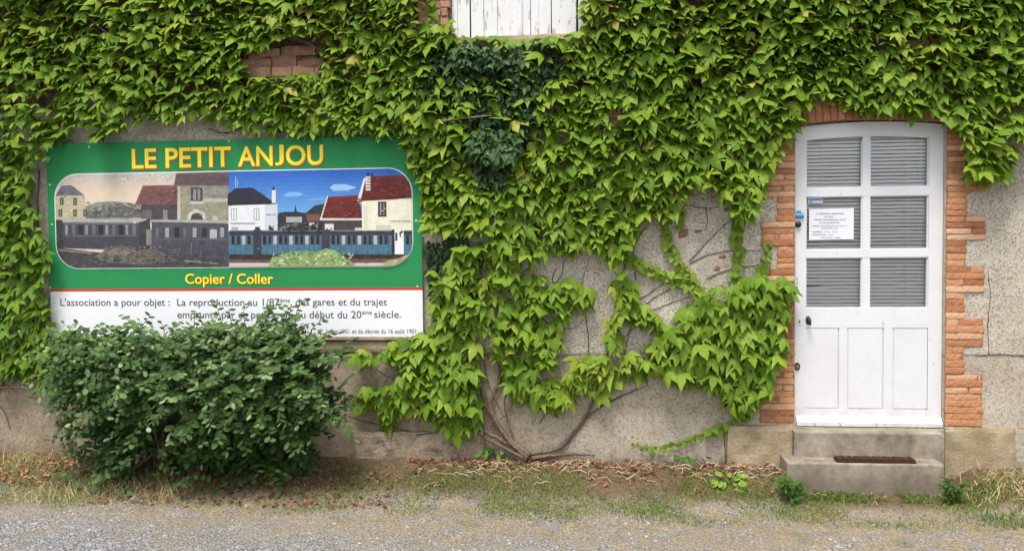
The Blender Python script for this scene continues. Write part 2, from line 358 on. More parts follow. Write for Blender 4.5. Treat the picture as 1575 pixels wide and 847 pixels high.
# ------------------------------------------------------------------ building
bld = empty('stone_building', (0, 0.2, 0), 'old plastered building with brick door surround half hidden by creeper', 'building')
DY = 0.035                                          # the door stands this far behind the wall face
dl, dr = W(1221, 400, DY)[0], W(1450, 400, DY)[0]
sill = W(1335, 656, DY)[2]
ztop = W(1335, 187, DY)[2]; zspr = W(1335, 193.5, DY)[2]
wx0, wx1 = W(695, 50)[0], W(905, 50)[0]; wz0 = W(790, 61)[2]; wz1 = wz0 + 1.25
def holes_wall():
    b = MB()
    cx = [-9, wx0, wx1, dl, dr, 8]; cz = [-.4, sill, wz0, ztop + .01, wz1, 5.2]
    cz = sorted(cz)
    for i in range(5):
        for j in range(5):
            xm, zm = (cx[i] + cx[i + 1]) / 2, (cz[j] + cz[j + 1]) / 2
            if dl < xm < dr and sill < zm < ztop + .01: continue
            if wx0 < xm < wx1 and wz0 < zm < wz1: continue
            b.add([(cx[i], 0, cz[j]), (cx[i + 1], 0, cz[j]), (cx[i + 1], 0, cz[j + 1]), (cx[i], 0, cz[j + 1])], [(0, 1, 2, 3)])
    for (x0, x1, z0, z1) in ((dl, dr, sill, ztop + .01), (wx0, wx1, wz0, wz1)):   # reveals
        q = [(x0, z0), (x1, z0), (x1, z1), (x0, z1)]
        for k in range(4):
            a, c = q[k], q[(k + 1) % 4]
            b.add([(a[0], 0, a[1]), (c[0], 0, c[1]), (c[0], .45, c[1]), (a[0], .45, a[1])], [(0, 1, 2, 3)])
    b.add([(-9, 0, 5.2), (8, 0, 5.2), (8, 6, 5.2), (-9, 6, 5.2)], [(0, 1, 2, 3)])
    for x in (-9, 8): b.add([(x, 0, -.4), (x, 6, -.4), (x, 6, 5.2), (x, 0, 5.2)], [(0, 1, 2, 3)])
    return b
holes_wall().build('wall', M['plaster'], bld)
b = MB()                                             # room boxes behind door and window, their unlit darkness painted near-black
for (x0, x1, z0, z1) in ((dl - .3, dr + .3, sill - .1, ztop + .3), (wx0 - .2, wx1 + .2, wz0 - .2, wz1 + .2)):
    V8 = [(x0, .45, z0), (x1, .45, z0), (x1, 1.6, z0), (x0, 1.6, z0), (x0, .45, z1), (x1, .45, z1), (x1, 1.6, z1), (x0, 1.6, z1)]
    b.add(V8, [(1, 2, 6, 5), (2, 3, 7, 6), (3, 0, 4, 7), (4, 5, 6, 7), (3, 2, 1, 0)])
b.build('interior', M['dark'], bld)

# brick surround of the door
def quoin(xin, side, rows):
    b = MB()
    for (pyt, pyb, wide) in rows:
        zt, zb = W(1335, pyt)[2], W(1335, pyb)[2]
        n = max(2, round((zt - zb) / .0425)); h = (zt - zb) / n
        for k in range(n):
            wd = wide + rnd.uniform(-.006, .006)
            z0 = zb + k * h; pr = rnd.uniform(.007, .016)
            segs = [(0, wd)]
            if wd > .17 and k % 2 and rnd.random() < .5: sp = rnd.uniform(.3, .7) * wd; segs = [(0, sp - .003), (sp + .003, wd)]
            for (s0, s1) in segs:
                xa, xb = (xin - s1, xin - s0) if side < 0 else (xin + s0, xin + s1)
                rough_bar(b, xa, xb, -pr, .02, z0 + .0014, z0 + h - .0014, min(1, max(0, rnd.gauss(.45, .30))), rnd.uniform(0, 50))
        xa, xb = (xin - wide + .006, xin) if side < 0 else (xin, xin + wide - .006)
        b.box((xa, -.0055, zb), (xb, .016, zt), .5, 1)
    b.build('brick_surround', [M['brick'], M['mortar']], bld)
pw = 1 / 217.0
quoin(dl - .004, -1, [(192, 225, .235), (225, 257, .12), (257, 301, .235), (301, 339, .12), (339, 377, .225), (377, 413, .12), (413, 452, .235), (452, 490, .12), (490, 530, .235), (530, 572, .12), (572, 651, .235)])
quoin(dr + .004, 1, [(190, 226, .245), (226, 261, .13), (261, 297, .25), (297, 334, .13), (334, 371, .25), (371, 410, .13), (410, 450, .25), (450, 490, .125), (490, 532, .248), (532, 574, .122), (574, 653, .245)])
# segmental arch of upright bricks over the door
b = MB()
hw = (dr - dl) / 2; cxd = (dl + dr) / 2; rise = ztop - zspr; Rr = (hw * hw + rise * rise) / (2 * rise); zc = ztop - Rr
a0 = math.asin((hw + .16) / Rr); nb = 27
for k in range(nb):
    q0 = -a0 + 2 * a0 * k / nb + .0011; q1 = -a0 + 2 * a0 * (k + 1) / nb - .0011; pr = rnd.uniform(.026, .036)
    ri, ro = Rr + .012, Rr + .185 + rnd.uniform(-.004, .004)
    P = [(cxd + ri * math.sin(q0), zc + ri * math.cos(q0)), (cxd + ri * math.sin(q1), zc + ri * math.cos(q1)), (cxd + ro * math.sin(q1), zc + ro * math.cos(q1)), (cxd + ro * math.sin(q0), zc + ro * math.cos(q0))]
    b.prism(P, -pr, .015, rnd.random() * .5)
P = [(cxd + (Rr + .008) * math.sin(q), zc + (Rr + .008) * math.cos(q)) for q in np.linspace(-a0, a0, 24)] + [(cxd + (Rr + .18) * math.sin(q), zc + (Rr + .18) * math.cos(q)) for q in np.linspace(a0, -a0, 24)]
b.prism(P, -.0235, .03, .3, 1)
b.build('brick_arch', [M['brick'], M['mortar']], bld)

# stone blocks at the foot of the surround, each its own part
def rough_block(name, x0, x1, z0, z1, pr, mt, parent, seed, amp=.006, label=None):
    nxx, nzz = max(3, int((x1 - x0) / .03)), max(3, int((z1 - z0) / .03)); V = []; F = []
    for j in range(nzz + 1):
        for i in range(nxx + 1):
            u, v = i / nxx, j / nzz; e = min(u, 1 - u, v, 1 - v)
            x = x0 + u * (x1 - x0); z = z0 + v * (z1 - z0)
            d = pr + amp * (vnoise(x, z, 14, seed) - .5) * 2 - (.008 if e == 0 else 0)
            V.append((x + (amp * .7 * (vnoise(x, z, 9, seed + 4) - .5) * 2), -d, z + amp * .7 * (vnoise(x, z, 9, seed + 8) - .5) * 2))
    n = nxx + 1
    for j in range(nzz):
        for i in range(nxx): F.append((j * n + i, j * n + i + 1, (j + 1) * n + i + 1, (j + 1) * n + i))
    loop = [i for i in range(n)] + [j * n + nxx for j in range(1, nzz + 1)] + [nzz * n + i for i in range(nxx - 1, -1, -1)] + [j * n for j in range(nzz - 1, 0, -1)]
    k0 = len(V); V += [(V[i][0], .02, V[i][2]) for i in loop]
    for a in range(len(loop)):
        c = (a + 1) % len(loop); F.append((loop[c], loop[a], k0 + a, k0 + c))
    return obj(name, V, F, mt, parent, label=label)
def pxr(x0, y0, x1, y1): A, B = W(x0, y0), W(x1, y1); return A[0], B[0], B[1] * 0 + B[2], A[2]
x0, x1, z0, z1 = pxr(1117, 652, 1218, 745); rough_block('stone_block', x0, dl - .016, z0, z1, .058, M['stone'], bld, 1)
x0, x1, z0, z1 = pxr(1451, 656, 1560, 737); rough_block('stone_block', dr + .006, x1, z0, z1, .024, M['stone'], bld, 2)
# old patches of stone and brick showing through the plaster
def patch(name, pts, pr, mt, n, seed):
    A = [W(*p) for p in pts]; x0, x1 = min(a[0] for a in A), max(a[0] for a in A); z0, z1 = min(a[2] for a in A), max(a[2] for a in A)
    b = MB(); h = (z1 - z0) / n
    for k in range(n):
        x = x0 + rnd.uniform(0, .03)
        while x < x1 - .03:
            L = min(rnd.uniform(.13, .26), x1 - x + rnd.uniform(-.02, .01))
            b.box((x, -pr * rnd.uniform(.5, 1), z0 + k * h + .003), (x + L - .005, .01, z0 + (k + 1) * h - .003), rnd.random(), 0, .005, .006); x += L
    b.box((x0 + .01, -pr * .35, z0), (x1 - .02, .01, z1), .2, 1)
    return b.build(name, [M['oldbrick'], M['mortar']], bld)
patch('exposed_bricks', [(372, 106), (497, 118)], .045, None, 1, 1)
for (xa_, ya_, xb_, yb_, sd_) in ((370, 92, 418, 105, 1.1), (419, 88, 458, 105, 2.3), (459, 93, 499, 104, 3.7), (384, 78, 432, 90, 4.2), (434, 74, 486, 87, 5.9)):
    x0, x1, z0, z1 = pxr(xa_, ya_, xb_, yb_); rough_block('exposed_stone', x0, x1, z0, z1, .03 + .012 * rnd.random(), M['oldbrick'], bld, sd_, .014)
patch('exposed_bricks', [(1388, 62), (1448, 76)], .03, None, 1, 2)
patch('exposed_bricks', [(1440, 34), (1500, 48)], .03, None, 1, 3)
patch('exposed_bricks', [(928, 168), (962, 200)], .03, None, 2, 4)
patch('exposed_bricks', [(640, -60), (694, 52)], .03, None, 9, 5)
patch('exposed_bricks', [(906, -60), (960, 40)], .03, None, 8, 6)
for (x, y, wd, ht) in ((1051, 359, 15, 15), (1075, 355, 14, 5), (1112, 395, 14, 6), (1103, 413, 13, 9), (1053, 483, 30, 6), (1062, 490, 20, 4), (1120, 322, 12, 5)):
    x0, x1, z0, z1 = pxr(x - wd / 2, y - ht / 2, x + wd / 2, y + ht / 2)
    rough_block('exposed_stone', x0, x1, z0, z1, .007, M['oldbrick'], bld, x * .01, .004)
# cracks: thin dark seams
for ln in ([(1520, 420), (1523, 455), (1519, 500), (1521, 545)], [(535, 640), (570, 650), (600, 655), (640, 665), (690, 669)], [(0, 585), (14, 592), (20, 600)],
           [(580, 568), (600, 580), (640, 590)], [(1117, 690), (1116, 712), (1113, 650)], [(1500, 548), (1540, 545), (1575, 548)], [(330, 205), (350, 204), (372, 197)]):
    b = MB(); P = smoothline([W(p[0], p[1], -.001) for p in ln], 5); P = [p + np.array([rnd.uniform(-.003, .003), 0, rnd.uniform(-.003, .003)]) for p in P]
    for i in range(len(P) - 1):
        d = P[i + 1] - P[i]; nrm = np.array([-d[2], 0, d[0]]); nrm /= np.linalg.norm(nrm) + 1e-9; t0 = rnd.uniform(.0015, .003)
        b.add([P[i] - nrm * t0, P[i + 1] - nrm * t0, P[i + 1] + nrm * t0, P[i] + nrm * t0], [(0, 1, 2, 3)])
    b.build('crack', M['gap'], bld)
# ledge under the sign and a rough stone footing
x0, x1, z0, z1 = pxr(72, 523.5, 655, 541); rough_block('ledge', x0, x1, z0, z1, .03, M['stone'], bld, 3, .003)
x0, x1, z0, z1 = pxr(545, 660, 745, 720); rough_block('footing', x0, x1, z0, z1, .05, M['plaster'], bld, 5, .02)
x0, x1, z0, z1 = pxr(940, 697, 1112, 740); rough_block('footing', x0, x1, z0, z1, .012, M['concrete'], bld, 6, .006)

# steps
zt = sill - .004; yb = G(1335, 664.5, zt)[1]; zl = W(1335, 704, yb)[2]; yl = G(1335, 712.5, zl)[1]
print('steps', zt, yb, zl, yl, 'sill', sill, 'door w', dr - dl, 'h', ztop - sill)
def step(name, x0, x1, y0, y1, z0, z1, seed):
    b = MB(); n = 26; c = .012
    V = []; F = []
    prof = [(y1, z1), (y0 + c, z1), (y0 + c * .3, z1 - c * .3), (y0, z1 - c), (y0, (z0 + z1) / 2), (y0, z0)]
    for i in range(n + 1):
        x = x0 + (x1 - x0) * i / n
        for (y, z) in prof: V.append((x, y + .004 * (vnoise(x, z, 16, seed) - .5), z + .004 * (vnoise(x, y, 12, seed + 2) - .5)))
    k = len(prof)
    for i in range(n):
        for j in range(k - 1): F.append((i * k + j, i * k + j + 1, (i + 1) * k + j + 1, (i + 1) * k + j))
    e0 = len(V); V += [(x0, y1, z0), (x1, y1, z0)]
    F.append([e0] + [j for j in range(k - 1, -1, -1)]); F.append([n * k + j for j in range(k)] + [e0 + 1])
    b.add(V, F); return b.build(name, M['concrete'], bld)
xa, xb = W(1221, 690, yb)[0], W(1449, 690, yb)[0]
step('doorstep', xa + .003, min(xb, dr + .004), yb, .3, zl - .1, zt, 1)
xa, xb = W(1210, 730, yl)[0], W(1452, 730, yl)[0]
step('doorstep', xa, xb, yl, -.03, -.15, zl, 2)

# door ---------------------------------------------------------------
def D(px, py, y=DY): p = W(px, py, y); return p[0], p[2]
def arch_z(x, off=0): return zc + math.sqrt(max((Rr + off) ** 2 - (x - cxd) ** 2, 0))
xl0, xr0 = dl + .002, dr - .002
gx = [D(1240, 300)[0], D(1327, 300)[0], D(1338.5, 300)[0], D(1429, 300)[0]]
gzv = [(D(1290, 289)[1], None), (D(1290, 384)[1], D(1290, 302)[1]), (D(1290, 474)[1], D(1290, 396)[1])]
door_z0 = sill + .004
b = MB()
def archtop_poly(x0, x1, zbot, off):
    return [(x0, zbot), (x1, zbot)] + [(x, arch_z(x, off)) for x in np.linspace(x1, x0, 12)]
F0 = DY
midz = gzv[2][0]
b.prism([(xl0, door_z0), (gx[0], door_z0), (gx[0], arch_z(gx[0], -.002)), (xl0, arch_z(xl0, -.002))], F0, F0 + .05)
b.prism([(gx[3], door_z0), (xr0, door_z0), (xr0, arch_z(xr0, -.002)), (gx[3], arch_z(gx[3], -.002))], F0, F0 + .05)
b.prism([(gx[0], arch_z(gx[0], -.1))] + [(x, arch_z(x, -.1)) for x in np.linspace(gx[0], gx[3], 14)[1:]] + [(x, arch_z(x, -.002)) for x in np.linspace(gx[3], gx[0], 14)], F0, F0 + .05)
b.box((gx[0], F0 + .002, gzv[1][1]), (gx[3], F0 + .048, gzv[0][0]))
b.box((gx[0], F0 + .002, gzv[2][1]), (gx[3], F0 + .048, gzv[1][0]))
for (za, zb_) in ((gzv[0][0], arch_z(cxd, -.1)), (gzv[1][0], gzv[1][1]), (gzv[2][0], gzv[2][1])):
    b.box((gx[1], F0 + .004, za), (gx[2], F0 + .046, zb_))
pt, pb = D(1290, 504)[1], D(1290, 629)[1]
b.box((gx[0], F0 + .001, pt), (gx[3], F0 + .049, midz))
b.box((gx[0], F0 + .001, door_z0), (gx[3], F0 + .049, pb))
pxs = [D(1237, 560)[0], D(1290.5, 560)[0], D(1303, 560)[0], D(1359, 560)[0], D(1373, 560)[0], D(1428.5, 560)[0]]
b.box((pxs[1], F0 + .0015, pb), (pxs[2], F0 + .0485, pt)); b.box((pxs[3], F0 + .0015, pb), (pxs[4], F0 + .0485, pt))
b.box((pxs[5], F0 + .0015, pb), (gx[3], F0 + .0485, pt))
door = b.build('door', M['white'], bld, label='white painted half glazed door with arched head')
b = MB()                                               # thin frame lip and beads around the panes
for i in (0, 2):
    for (za, zb_) in ((gzv[0][0], arch_z(gx[i] if i == 0 else gx[3], -.1) - .004), (gzv[1][0], gzv[1][1]), (gzv[2][0], gzv[2][1])):
        x0, x1 = gx[i], gx[i + 1]
        for (p, q) in (((x0, za), (x0 + .007, zb_)), ((x1 - .007, za), (x1, zb_)), ((x0 + .007, za), (x1 - .007, za + .007)), ((x0 + .007, zb_ - .007), (x1 - .007, zb_))):
            if za == gzv[0][0] and p[1] > za + .1: continue
            b.box((p[0], F0 + .012, p[1]), (q[0], F0 + .03, q[1]))
b.build('glazing_bead', M['white'], door)
for i in range(3):
    x0, x1 = pxs[2 * i], pxs[2 * i + 1]; b = MB()
    b.box((x0 + .001, F0 + .009, pb), (x1 - .001, F0 + .04, pt))
    b.box((x0 + .007, F0 + .003, pb + .008), (x1 - .007, F0 + .016, pt - .007), bev=.003)
    b.build('panel', M['white'], door)
b = MB()                                               # moulded weather bar
za = D(1335, 640)[1]
b.prism([(F0 - .032, door_z0 + .004), (F0 - .034, door_z0 + .03), (F0 - .018, door_z0 + .045), (F0 - .018, door_z0 + .055), (F0 - .002, za), (F0 + .01, za), (F0 + .01, door_z0 + .004)], 0, 1)
x0, x1 = D(1224, 645)[0], D(1447, 645)[0]
b.V = [(x0 if v[1] == 0 else x1, v[0], v[2]) for v in b.V]
b.build('weather_bar', M['oldwhite'], door)
for i in (0, 2):
    for (za, zb_) in ((gzv[0][0], None), (gzv[1][0], gzv[1][1]), (gzv[2][0], gzv[2][1])):
        b = MB(); x0, x1 = gx[i] + .003, gx[i + 1] - .003
        if zb_ is None: P = [(x0, za + .003), (x1, za + .003)] + [(x, arch_z(x, -.1) - .001) for x in np.linspace(x1, x0, 8)]
        else: P = [(x0, za + .003), (x1, za + .003), (x1, zb_ - .003), (x0, zb_ - .003)]
        b.prism(P, F0 + .032, F0 + .036); b.build('window_pane', M['glass'], door)
def disc(b, c, r, y0, y1, n=16, sx=1.0, m=0):
    b.prism([(c[0] + r * sx * math.cos(q), c[1] + r * math.sin(q)) for q in np.linspace(0, 2 * math.pi, n, endpoint=False)], y0, y1, .5, m)
c = D(1242.5, 492)
b = MB(); disc(b, c, .030, F0 - .006, F0, 14, .5)
b.tube([(c[0], F0 - .004, c[1] + .012), (c[0], F0 - .04, c[1] + .014), (c[0], F0 - .05, c[1] + .005), (c[0] + .002, F0 - .05, c[1] - .03)], [.008, .009, .011, .008], 8)
b.build('handle', M['iron'], door, True)
c = D(1229.5, 494); b = MB(); b.box((c[0] - .015, F0 - .004, c[1] - .022), (c[0] + .015, F0, c[1] + .022)); b.box((c[0] - .0035, F0 - .006, c[1] - .011), (c[0] + .0035, F0 - .003, c[1] + .009), m=1)
b.build('keyhole_plate', [M['white'], M['iron']], door)
c = D(1226, 563); b = MB(); disc(b, c, .027, F0 - .006, F0, 16, .72); disc(b, c, .014, F0 - .014, F0 - .005, 14, .8, 1); b.build('lock', [M['iron'], M['brass']], door)
c = D(1227, 345); b = MB(); disc(b, c, .021, F0 - .012, F0, 18); disc(b, c, .015, F0 - .022, F0 - .01, 16); b.build('bell_push', M['iron'], door, True)
c = D(1228.5, 331); b = MB(); b.box((c[0] - .030, F0 - .02, c[1] - .018), (c[0] + .032, F0, c[1] + .016), bev=.006); b.box((c[0] - .015, F0 - .016, c[1] + .016), (c[0] + .013, F0, c[1] + .030), bev=.003)
b.box((c[0] - .028, F0 - .0225, c[1] + .002), (c[0] + .030, F0 - .019, c[1] + .007), m=1)
b.build('name_plate', [M['blue'], M['paper']], door, label='small blue plastic plate')
c = D(1226, 437)
b = MB()
for dz in (0, .028, .058): disc(b, (c[0], c[1] + dz - .02), .005, F0 - .003, F0, 8)
b.build('screw', M['brass'], door)

# blind behind the panes
bl = empty('venetian_blind', (cxd, DY + .07, sill + .8), 'grey slatted venetian blind hanging behind the door panes', 'blind')
b = MB(); z = gzv[2][0] - .03; y = DY + .056
while z < ztop + .03:
    th = RAD(56 + rnd.uniform(-4, 4)); hwid = .0120; dy, dz = math.cos(th) * hwid, math.sin(th) * hwid
    x0, x1 = gx[0] - .012, gx[3] + .012; sag = rnd.uniform(-.0015, .0015); N = 10
    tl = .010 if abs(z - D(1250, 441)[1]) < .012 else 0
    V = []; F = []
    for i in range(N + 1):
        x = x0 + (x1 - x0) * i / N; zz = z + sag * math.sin(i * 2.1) - tl * max(0, 1 - i / 3.0)
        V += [(x, y - dy, zz - dz), (x, y, zz + .0018), (x, y + dy, zz + dz)]
    for i in range(N): F += [(3 * i, 3 * i + 3, 3 * i + 4, 3 * i + 1), (3 * i + 1, 3 * i + 4, 3 * i + 5, 3 * i + 2)]
    b.add(V, F); z += .0250
b.build('slats', M['slat'], bl)
for px in (1268, 1399):
    b = MB(); x = D(px, 300)[0]; b.tube([(x, y - .017, gzv[2][0] - .05), (x, y - .017, ztop + .02)], .0016, 5); b.build('cord', M['slat'], bl)

# shutters -----------------------------------------------------------
def boards(edges, name):
    b = MB()
    for i in range(len(edges) - 1):
        x0, x1 = W(edges[i], 40, .03)[0], W(edges[i + 1], 40, .03)[0]
        g = rnd.choice([.0015, .002, .0015, .004]); dzb = rnd.uniform(-.012, .012) + .008; lean = rnd.uniform(-.003, .003)
        y0 = .02 + rnd.uniform(-.003, .003)
        if edges[i] == 869: lean = -.012
        b.prism([(x0 + g + lean, wz0 + dzb), ((x0 + x1) / 2, wz0 + dzb + rnd.uniform(-.006, .01)), (x1 - g + lean, wz0 + dzb + rnd.uniform(-.008, .008)), (x1 - g, wz1), (x0 + g, wz1)], y0, y0 + .03)
    return b.build(name, M['oldwhite'], bld, label=None)
boards([695, 704, 724, 745, 766, 787], 'shutter'); boards([802.5, 816, 828.5, 848, 869, 889, 905], 'shutter')
b = MB(); x0, x1 = W(786, 40, .02)[0], W(803, 40, .02)[0]
b.prism([(x0, wz0 + .004), (x1, wz0 + .006), (x1, wz1), (x0, wz1)], .005, .03); b.build('shutter_strip', M['oldwhite'], bld)
x0, x1, z0, z1 = pxr(690, 60, 912, 74); rough_block('window_sill', x0, x1, z0, z1, .035, M['stone'], bld, 9, .006)

# ------------------------------------------------------------------ lettering helper
def text_obj(s, pl, pr_px, cap_px, y, mt, parent, name='lettering', bold=0.0, depth=.0008):
    """letters set on the upright plane y, baseline from pixel pl to x = pr_px, capitals cap_px high"""
    cu = bpy.data.curves.new(name, 'FONT'); cu.body = s; cu.size = 1.0; cu.offset = bold; cu.extrude = 0; cu.resolution_u = 4
    o = bpy.data.objects.new(name, cu); COL.objects.link(o)
    bpy.context.view_layer.update()
    me = bpy.data.meshes.new_from_object(o.evaluated_get(bpy.context.evaluated_depsgraph_get()))
    co = np.zeros(len(me.vertices) * 3); me.vertices.foreach_get('co', co); co = co.reshape(-1, 3)
    bpy.data.objects.remove(o); bpy.data.curves.remove(cu)
    A = W(pl[0], pl[1], y); B = W(pr_px, pl[2] if len(pl) > 2 else pl[1], y); C = W(pl[0], pl[1] - cap_px, y)
    x0, x1 = co[:, 0].min(), co[:, 0].max(); CAPH = 0.729
    if s == 'J': co[:, 1] = (co[:, 1] - co[:, 1].min()) / np.ptp(co[:, 1]) * .745 - .012
    sx = (B[0] - A[0]) / (x1 - x0); sz = (C[2] - A[2]) / CAPH
    u = (co[:, 0] - x0) * sx
    Vv = np.stack([A[0] + u, np.full(len(u), y), A[2] + co[:, 1] * sz + u * (B[2] - A[2]) / (B[0] - A[0])], 1)
    Fv = [list(p.vertices) for p in me.polygons]
    bpy.data.meshes.remove(me)
    return Vv, Fv
def lettering(lines, y, mt, parent, name='lettering', split=False):
    if split:
        for ln in lines: lettering([ln], y, mt, parent, name)
        return
    b = MB()
    for (s, pl, pr, cap, bold) in lines:
        Vv, Fv = text_obj(s, pl, pr, cap, y, mt, parent, name, bold)
        b.add(Vv, Fv)
    return b.build(name, mt, parent, tint=False)

# ------------------------------------------------------------------ the sign
SY = -.045
C4 = [W(71.5, 221, SY), W(646, 208, SY), W(651.5, 518, SY), W(79.3, 516.5, SY)]
sx0 = (C4[0][0] + C4[3][0]) / 2; sx1 = (C4[1][0] + C4[2][0]) / 2; sz1 = (C4[0][2] + C4[1][2]) / 2; sz0 = (C4[2][2] + C4[3][2]) / 2
print('sign', sx0, sx1, sz0, sz1, [c.round(3) for c in C4])
sign = empty('information_sign', ((sx0 + sx1) / 2, SY, sz0), 'large green and white railway society sign with old train picture', 'sign')
M['green'] = mat('sign_green', (.035, .235, .095), .5, .15); M['signwhite'] = mat('sign_white', (.73, .74, .77), .45, .3)
M['red'] = mat('sign_red', (.55, .035, .035), .4); M['yellow'] = mat('sign_yellow', (.86, .74, .03), .45); M['alu'] = mat('sign_edge', (.5, .5, .5), .4)
T = NT(M['green']); n_ = T.noise(2.5, 5); T.color(T.mix(n_, (.020, .205, .066), (.028, .25, .084)))
def Q(poly): return [(float(W(p[0], p[1], SY)[0]), float(W(p[0], p[1], SY)[2])) for p in poly]
zr1 = W(365, 443.2, SY)[2]; zr0 = W(365, 447.2, SY)[2]
b = MB(); b.box((sx0, SY, sz0), (sx1, SY + .03, sz1)); b.build('board', M['alu'], sign)
b = MB(); b.box((sx0, SY - .002, zr1), (sx1, SY - .0002, sz1)); b.build('green_field', M['green'], sign)
b = MB(); b.box((sx0, SY - .002, sz0), (sx1, SY - .0002, zr0)); b.build('white_field', M['signwhite'], sign)
b = MB(); b.box((sx0, SY - .0022, zr0), (sx1, SY - .0002, zr1)); b.build('red_stripe', M['red'], sign)
b = MB(); b.box((sx0 - .01, SY - .006, sz0 - .022), (sx1 + .005, SY + .03, sz0 - .001)); b.build('bottom_rail', M['stone'], sign)
def rrect(grow=0):
    cs = [W(85, 268.5, SY), W(633, 259.5, SY), W(634.5, 408.8, SY), W(88, 412, SY)]
    cs = [(c[0], c[2]) for c in cs]; r = .175
    x0 = (cs[0][0] + cs[3][0]) / 2 - grow; x1 = (cs[1][0] + cs[2][0]) / 2 + grow; z1 = (cs[0][1] + cs[1][1]) / 2 + grow; z0 = (cs[2][1] + cs[3][1]) / 2 - grow; r += grow
    P = []
    for (cx, cz, s) in ((x1 - r, z1 - r, 0), (x0 + r, z1 - r, 90), (x0 + r, z0 + r, 180), (x1 - r, z0 + r, 270)):
        for q in range(0, 91, 9): P.append((cx + r * math.cos(RAD(s + q)), cz + r * math.sin(RAD(s + q))))
    return P
b = MB(); b.prism(rrect(.007), SY - .0034, SY - .001); b.build('picture_border', M['signwhite'], sign)
CLIP = rrect(0)
def clip(poly):
    out = list(poly)
    for i in range(len(CLIP)):
        a, c = CLIP[i], CLIP[(i + 1) % len(CLIP)]; inp = out; out = []
        if not inp: break
        f = lambda p: (c[0] - a[0]) * (p[1] - a[1]) - (c[1] - a[1]) * (p[0] - a[0])
        for k in range(len(inp)):
            p, q = inp[k - 1], inp[k]; fp, fq = f(p), f(q)
            if (fp >= 0) != (fq >= 0): t = fp / (fp - fq); out.append((p[0] + t * (q[0] - p[0]), p[1] + t * (q[1] - p[1])))
            if fq >= 0: out.append(q)
    return out
PM = []; PMI = {}
def pcol(c):                                             # printed inks, sRGB 0-255 in, linear out
    if c not in PMI:
        lin = tuple(((v / 255 + .055) / 1.055) ** 2.4 * .86 for v in c)
        m_ = mat('print_ink', lin, .4, .4); PMI[c] = len(PM); PM.append(m_)
        T_ = NT(m_); k = T_.math('ADD', T_.math('MULTIPLY', T_.noise(130, 6, .8), .55), T_.math('MULTIPLY', T_.noise(17, 5, .7), .45)); k = T_.step(k, .30, .70); lo, hi = (.86, 1.06) if sum(c) > 500 or c[2] - c[0] > 80 else (.55, 1.25); T_.color(T_.mix(k, tuple(v * lo for v in lin), tuple(min(1, v * hi) for v in lin)))
    return PMI[c]
pic = MB(); layer = [0]
def pp(pts, c, src):                                     # polygon given in pixels of an enlarged view of the photograph
    sc, ox, oy = {'L': (3.684, 60, 190), 'R': (3.681, 340, 190)}[src]
    poly = clip(Q([(ox + p[0] / sc, oy + p[1] / sc) for p in pts]))
    if len(poly) < 3: return
    layer[0] += 1; y = SY - .0036 - layer[0] * .00002
    pic.add([(p[0], y, p[1]) for p in poly], [tuple(range(len(poly)))], .5, pcol(c))
    xs_, ys_ = [p[0] for p in pts], [p[1] for p in pts]; ar = (max(xs_) - min(xs_)) * (max(ys_) - min(ys_))
    if ar > 5000 and c[2] - c[0] < 40 and sum(c) < 590:      # printed grain: small flecks of the same ink
        A_ = np.array(pts, float)
        for _ in range(min(90, int(ar / 420))):
            x = rnd.uniform(min(xs_), max(xs_)); yv = rnd.uniform(min(ys_), max(ys_))
            if not inpoly(np.array([x]), np.array([yv]), [tuple(q) for q in A_])[0]: continue
            k = rnd.choice([.80, .90, 1.10, 1.2]); w_, h_ = rnd.uniform(4, 18), rnd.uniform(2, 7)
            sub = clip(Q([(ox + q[0] / sc, oy + q[1] / sc) for q in ((x, yv), (x + w_, yv - h_ * rnd.random()), (x + w_ * .8, yv + h_), (x + w_ * .2, yv + h_ * .8))]))
            if len(sub) > 2: layer[0] += .02; pic.add([(p[0], SY - .0036 - layer[0] * .00002, p[1]) for p in sub], [tuple(range(len(sub)))], .5, pcol(tuple(min(255, int(v * k)) for v in c)))
def rc(x0, y0, x1, y1, c, s): pp([(x0, y0), (x1, y0), (x1, y1), (x0, y1)], c, s)
# left half: the sepia postcard
rc(0, 270, 1088, 900, (226, 208, 186), 'L'); [rc(0, 262 + 16 * k, 1086, 282 + 16 * k, (196 + 4 * k, 190 + 2 * k, 186 - k), 'L') for k in range(9)]
pp([(260, 470), (330, 445), (420, 440), (520, 450), (580, 470), (600, 560), (260, 560)], (150, 150, 142), 'L')
pp([(260, 500), (360, 480), (470, 470), (600, 490), (600, 560), (260, 560)], (118, 120, 112), 'L')
pp([(80, 412), (262, 412), (268, 545), (80, 545)], (190, 182, 150), 'L'); pp([(95, 410), (130, 352), (185, 350), (262, 408)], (112, 112, 118), 'L')
for (x, y) in ((120, 420), (195, 422), (112, 486), (195, 486), (252, 486)): rc(x, y, x + 22, y + 42, (88, 84, 80), 'L'); rc(x + 8, y + 6, x + 13, y + 38, (150, 146, 130), 'L')
pp([(545, 460), (590, 352), (790, 348), (790, 460)], (132, 92, 86), 'L'); rc(580, 460, 790, 560, (74, 72, 76), 'L'); rc(585, 490, 640, 550, (106, 102, 100), 'L'); rc(705, 490, 730, 545, (150, 146, 140), 'L')
pp([(765, 352), (780, 283), (1085, 270), (1085, 352)], (118, 98, 98), 'L'); rc(785, 352, 1085, 560, (158, 154, 132), 'L'); rc(930, 352, 1085, 425, (146, 142, 132), 'L')
rc(786, 360, 802, 545, (196, 192, 178), 'L'); rc(862, 362, 928, 440, (70, 70, 72), 'L'); rc(876, 370, 892, 434, (146, 146, 146), 'L'); rc(900, 370, 916, 434, (146, 146, 146), 'L'); rc(930, 424, 1070, 444, (188, 186, 178), 'L'); rc(860, 440, 934, 456, (200, 198, 188), 'L')
